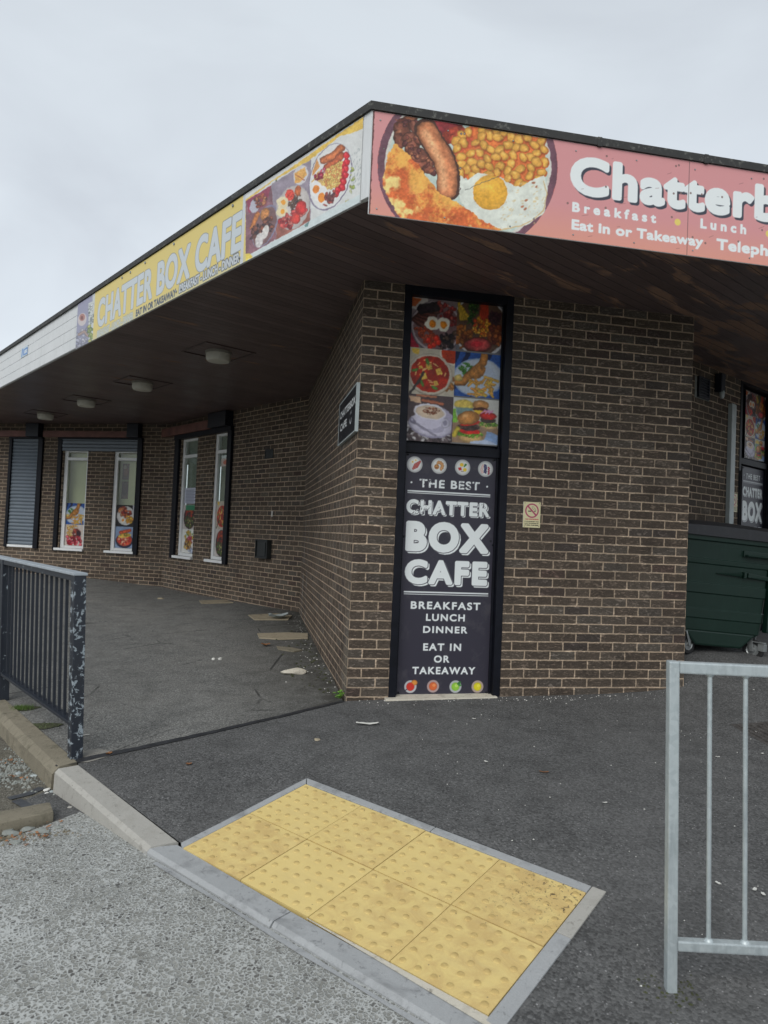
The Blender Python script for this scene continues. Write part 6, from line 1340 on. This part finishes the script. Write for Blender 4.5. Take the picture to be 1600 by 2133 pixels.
blob('litter_packet', 612, 1404, .085, MAT['cream'], 'crumpled cream packet on the old asphalt near the side wall', 'litter', flat=.5, seed=4, elong=1.5, rz=0)
blob('litter_ball', 459, 1375, .028, MAT['paper'], 'white ball of litter in the middle of the old pavement, right of a pair', 'litter', flat=.9, seed=5)
blob('litter_ball', 445, 1375, .022, MAT['paper'], 'smaller white ball of litter, left of a pair on the old pavement', 'litter', flat=.8, seed=6)
scrap('plastic_bag', 580, 1291, .28, .20, MAT['conduit'], 'crumpled clear plastic bag by the inner wall corner', 'litter', 7, rz=20, curl=.5)
scrap('dead_leaf', 553, 1347, .10, .07, MAT['deadleaf'], 'orange dead leaf beside the cream slab on the old pavement', 'leaf', 8, rz=10, curl=.5)
blob('pebble', 660, 1543, .026, MAT['cream_slab'], 'tan pebble on the new asphalt left of the paper scrap', 'stone', seed=9, flat=.5)
scrap('dead_leaf', 393, 1595, .035, .028, MAT['deadleaf'], 'small orange leaf on the new asphalt below the seam', 'leaf', 10, rz=20)
scrap('dead_leaf', 227, 1573, .04, .03, MAT['deadleaf'], 'small orange leaf on the seam by the black post', 'leaf', 11, rz=60)
scrap('dead_leaf', 1133, 1612, .055, .014, MAT['deadleaf'], 'thin brown straw on the asphalt beyond the tactile slabs', 'leaf', 12, rz=-5)
scrap('litter_paper', 174, 1535, .07, .012, MAT['paper'], 'thin white strip of litter beside the foot of the black post', 'litter', 13, rz=20)
blob('pebble', 335, 1248, .06, MAT['cream_slab'], 'pale stone far back on the old pavement near the windows', 'stone', seed=14, flat=.4)
for i, (x, y) in enumerate(((1495, 1580), (1588, 1573), (1570, 1440), (1577, 1528), (1012, 1590), (987, 1500), (1260, 1676), (1572, 1858), (1590, 1868), (1496, 1845))):
    scrap('litter_chip', x, y, .028, .014, MAT['paper'], 'tiny white chip of litter on the new asphalt', 'litter', 20 + i, group='tiny white chips on the asphalt', rz=i * 33)
# cream slabs let into the asphalt by the side wall
def slabpoly(px, mat, label):
    p = [np.array(G(*q)[:2]) for q in px]; o = sheet('concrete_slab', p, H, MAT[mat], .006, .15, None, None, .012); tag(o, label, 'slab', 'concrete strips set in the old pavement')
slabpoly([(536, 1322), (600, 1320), (641, 1322), (641, 1332), (580, 1334), (540, 1331)], 'cream_slab', 'cream concrete strip in the old pavement against the middle of the side wall')
slabpoly([(517, 1283), (575, 1280), (608, 1284), (600, 1293), (530, 1293)], 'cream_slab', 'cream concrete strip near the inner corner beside the plastic bag')
slabpoly([(415, 1253), (470, 1251), (486, 1257), (420, 1259)], 'cream_slab', 'faint cream strip below the two narrow windows, farthest from the corner')
slabpoly([(576, 1349), (610, 1352), (630, 1357), (612, 1360), (580, 1355)], 'kerb_old', 'grey worn strip in the pavement nearest the cream packet')
# weed at the foot of the brick corner
wx, wy, wz = G(708, 1455); e = empty('weed', (wx, wy, wz), 0, 'small green weed at the foot of the brick corner', 'plant'); rw = random.Random(5); mb = MB(); ms = MB()
for k in range(16):
    a_ = rw.uniform(0, 6.28); l = rw.uniform(.02, .07); h_ = rw.uniform(.015, .06); tip = Vector((wx + math.cos(a_) * l * .7, wy + math.sin(a_) * l * .5, wz + h_)); ms.tube((wx, wy, wz), tip, .0015, 5); s = rw.uniform(.010, .018); b_ = rw.uniform(0, 6.28); u_ = Vector((math.cos(b_), math.sin(b_), rw.uniform(-.3, .3))).normalized() * s; v_ = u_.cross(Vector((rw.uniform(-.4, .4), -.4, 1)).normalized()) * .7
    mb.face([tip - u_, tip - u_ * .3 + v_, tip + u_ * .5 + v_ * .8, tip + u_ * 1.2, tip + u_ * .5 - v_ * .8, tip - u_ * .3 - v_])
mb.build('leaves', MAT['weed'], e); ms.build('stems', MAT['weed'], e)
# moss and grass along the old kerb
def grass(px, py, n, spread, label, hgt=.03):
    x, y, z = G(px, py); e = sheet('moss_patch', [np.array([x + spread * 1.5 * math.cos(t) * (1 + .25 * math.sin(3 * t)), y + spread * math.sin(t) * (1 + .2 * math.cos(2 * t))]) for t in np.linspace(0, 6.1, 14)], H, MAT['moss'], .009, .06, 'stuff'); tag(e, label, 'moss'); 
    if n:
        mb = MB(); r = random.Random(n)
        for k in range(n): a_, b_ = r.gauss(0, spread * .55), r.gauss(0, spread * .4); t = r.uniform(0, 6.28); zz_ = H(x + a_, y + b_) + .006; w_ = .0022; h_ = hgt * r.uniform(.4, 1.1); dx, dy = math.cos(t) * w_, math.sin(t) * w_; mb.face([(x + a_ - dx, y + b_ - dy, zz_), (x + a_ + dx, y + b_ + dy, zz_), (x + a_ + r.uniform(-.02, .02), y + b_ + r.uniform(-.02, .02), zz_ + h_)])
        o = mb.build('grass', MAT['leaf']); tag(o, 'short green grass tuft beside the old kerb', 'grass', kind='stuff')
grass(45, 1478, 420, .075, 'green moss between the old kerb and the black railing'); grass(85, 1515, 60, .085, 'brown moss between the old kerb and the nearest black post', .015)
# manhole cover on the right
mh = [G(*p) for p in ((1521, 1511), (1601, 1556))]; x, y, z = mh[0]; e = empty('drain_cover', (x + .35, y - .1, z), 0, 'rusty rectangular cast iron drain cover in the asphalt behind the galvanised railing', 'drain cover')
c0 = np.array([mh[0][0], mh[0][1]]); dd = np.array([mh[1][0], mh[1][1]]) - c0; dd /= np.linalg.norm(dd); ee = np.array([-dd[1], dd[0]]); mhq = lambda a_, b_: c0 + dd * a_ + ee * b_
zc = lambda p: H(*p) + .008
o = sheet('frame', [mhq(0, 0), mhq(.62, 0), mhq(.62, .45), mhq(0, .45)], H, MAT['iron'], .008, .1, None, e); 
mb = MB()
for i in range(14):
    for j in range(9):
        p = mhq(.04 + .04 * i + (.02 if j % 2 else 0), .04 + .045 * j); q2 = mhq(.04 + .04 * i + (.02 if j % 2 else 0) + .028, .04 + .045 * j + .014)
        if .04 + .04 * i + .05 > .60: continue
        a_ = [mhq(.04 + .04 * i + (.02 if j % 2 else 0) + s * .03, .04 + .045 * j + t * .022) for s, t in ((0, 0), (1, 0), (1, 1), (0, 1))]; mb.hexa([(*k, zc(k)) for k in a_] + [(*k, zc(k) + .006) for k in a_])
o = mb.build('tread_pattern', MAT['iron'], e); 
# gutter: rubble, chippings, old kerb stub, bitumen tape
RG = lambda x, y: np.array(G(x, y, HR)[:2])
mb = MB(); q = [RG(-60, 1752), RG(112, 1712), RG(104, 1690), RG(-60, 1722)]; top = [(*(p), HR(*p) + .055) for p in q]; bot = [(*(p), HR(*p) - .05) for p in q]; mb.hexa(bot + top); o = mb.build('kerb', MAT['kerb_old'], None, .018, True); o['kind'] = 'structure'
for pts, wd in (([(88, 1642), (60, 1655), (18, 1665)], .055), ([(34, 1668), (58, 1682), (78, 1698)], .055)): ribbon('bitumen_tape', [RG(*p) for p in pts], wd, HR, MAT['tape'], .0055, kind='structure')
sheet('road', [RG(50, 1668), RG(100, 1648), RG(185, 1690), RG(165, 1704), RG(110, 1712), RG(108, 1690), RG(80, 1696)], HR, MAT['asphalt_new'], .0035, .1)
rg = random.Random(9); 
lst = [(98, 1646, .030, 'paper'), (97, 1653, .018, 'paper'), (108, 1650, .022, 'conduit'), (70, 1617, .026, 'conduit'), (147, 1683, .024, 'kerb_new'), (62, 1696, .022, 'paper'), (80, 1697, .020, 'conduit'), (82, 1716, .022, 'paper'), (38, 1613, .032, 'conduit'), (85, 1735, .05, 'rubble'), (92, 1742, .035, 'rubble'), (58, 1730, .045, 'rubble'), (25, 1740, .045, 'rubble'), (18, 1736, .05, 'rubble'), (33, 1756, .04, 'rubble'), (122, 1726, .028, 'rubble')]
for i, (x, y, s, m) in enumerate(lst): blob('rubble' if m in ('rubble', 'kerb_new') else 'litter_scrap', x, y, s * .62, MAT[m], 'loose grey stone in the gutter around the broken kerb end' if m in ('rubble', 'kerb_new') else 'small white scrap in the gutter around the broken kerb end', 'stone' if m in ('rubble', 'kerb_new') else 'litter', HR, .5, 40 + i, 'loose stones in the gutter' if m in ('rubble', 'kerb_new') else 'white scraps in the gutter', elong=1.4)
mb = MB()
def chips(mb, cx, cy, sx, sy, n, s0, s1, ang=0):
    for k in range(n):
        a_, b_ = rg.gauss(0, sx), rg.gauss(0, sy); x, y = cx + a_ * math.cos(ang) - b_ * math.sin(ang), cy + a_ * math.sin(ang) + b_ * math.cos(ang); z = HR(x, y) + .004; s = rg.uniform(s0, s1); t = rg.uniform(0, 6.28); pts = [(x + s * rg.uniform(.6, 1.1) * math.cos(t + j * 1.26), y + s * rg.uniform(.6, 1.1) * math.sin(t + j * 1.26)) for j in range(5)]; tp_ = (x + rg.uniform(-.3, .3) * s, y + rg.uniform(-.3, .3) * s, z + s * rg.uniform(.4, .8))
        for j in range(5): mb.face([(*pts[j], z - .004), (*pts[(j + 1) % 5], z - .004), tp_])
c = RG(28, 1610); chips(mb, c[0], c[1], .20, .07, 230, .006, .018, rad(130)); c = RG(60, 1590); chips(mb, c[0], c[1], .2, .03, 150, .004, .012, rad(130)); tag(mb.build('chippings', MAT['rubble']), 'grey stone chippings scattered in the gutter below the old kerb', 'gravel', kind='stuff')
mb = MB(); a_, b_ = RG(212, 1700), RG(300, 1775); m = (a_ + b_) / 2; chips(mb, *m, .23, .012, 170, .004, .011, rad(-45)); c = RG(60, 1745); chips(mb, *c, .14, .03, 160, .004, .014, rad(15)); tag(mb.build('chippings', MAT['kerb_old']), 'brown grit along the foot of the pale kerb', 'gravel', kind='stuff')
mb = MB()
for cx, cy, n in ((75, 1745, 22), (12, 1755, 16), (25, 1590, 12), (90, 1720, 6), (45, 1625, 8)):
    c = RG(cx, cy)
    for k in range(n): x, y = c[0] + rg.gauss(0, .07), c[1] + rg.gauss(0, .03); z = HR(x, y) + .008; s = rg.uniform(.006, .017); t = rg.uniform(0, 6.28); mb.face([(x + s * math.cos(t + j * 1.57) * (1, .5)[j % 2], y + s * math.sin(t + j * 1.57) * (1, .5)[j % 2], z + rg.uniform(0, .012)) for j in range(4)])
tag(mb.build('leaf_litter', MAT['deadleaf']), 'orange brown leaf litter in the gutter', 'leaves', kind='stuff')
# mortar bits on the brickwork
# dirt, flakes and gum that gather at the wall foot
mb = MB(); r9 = random.Random(21)
def fleck(x, y, s, hf=H):
    z = hf(x, y) + .009; t = r9.uniform(0, 6.28); pts = [(x + s * r9.uniform(.5, 1.1) * math.cos(t + j * 1.26), y + s * r9.uniform(.5, 1.1) * math.sin(t + j * 1.26)) for j in range(5)]
    for j in range(5): mb.face([(*pts[j], z - .002), (*pts[(j + 1) % 5], z - .002), (x, y, z + s * .35)])
for k in range(80): u = r9.uniform(.05, 4.9); w_ = abs(r9.gauss(0, .12)) + .02; p = SIDE.P(u, 0, w_); fleck(p[0], p[1], r9.uniform(.004, .012))
for k in range(120): u = r9.uniform(.05, 2.9); w_ = abs(r9.gauss(0, .07)) + .015; p = FRONT.P(u, 0, w_); fleck(p[0], p[1], r9.uniform(.003, .009))
for k in range(160): x, y = r9.uniform(-1.5, 3.2), r9.uniform(2.6, 5.6); p = np.array([x, y]) - T0; 
for k in range(110):
    x, y = r9.uniform(.2, 3.2), r9.uniform(1.6, 5.4); p = np.array([x, y]) - T0
    if -.1 < p @ TU < 1.75 and -.2 < p @ TV < .95: continue
    if p @ TV < .0: continue
    fleck(x, y, r9.uniform(.003, .006))
tag(mb.build('grit', MAT['paper']), 'scattered pale grit and flakes on the pavement and along the wall foot', 'grit', kind='stuff')
mb = MB(); rr9 = random.Random(33)
for k in range(90): u = rr9.uniform(1.5, 4.8); w_ = abs(rr9.gauss(0, .16)) + .03; p = SIDE.P(u, 0, w_); r9 = rr9; fleck(p[0], p[1], rr9.uniform(.008, .024))
tag(mb.build('dirt', MAT['moss']), 'dark dirt and moss gathered along the foot of the side wall', 'dirt', kind='stuff')
# dark flecks added for contact shade, with moss, at the galvanised post foot
mb = MB(); r9 = random.Random(5)
for k in range(60): a_ = r9.uniform(0, 6.28); d_ = abs(r9.gauss(0, .05)) + .022; fleck(gp[0] + .015 + math.cos(a_) * d_, gp[1] + math.sin(a_) * d_, r9.uniform(.004, .010))
tag(mb.build('dirt', MAT['moss']), 'ring of dark moss flecks added as contact shade round the foot of the galvanised post', 'dirt', kind='stuff')
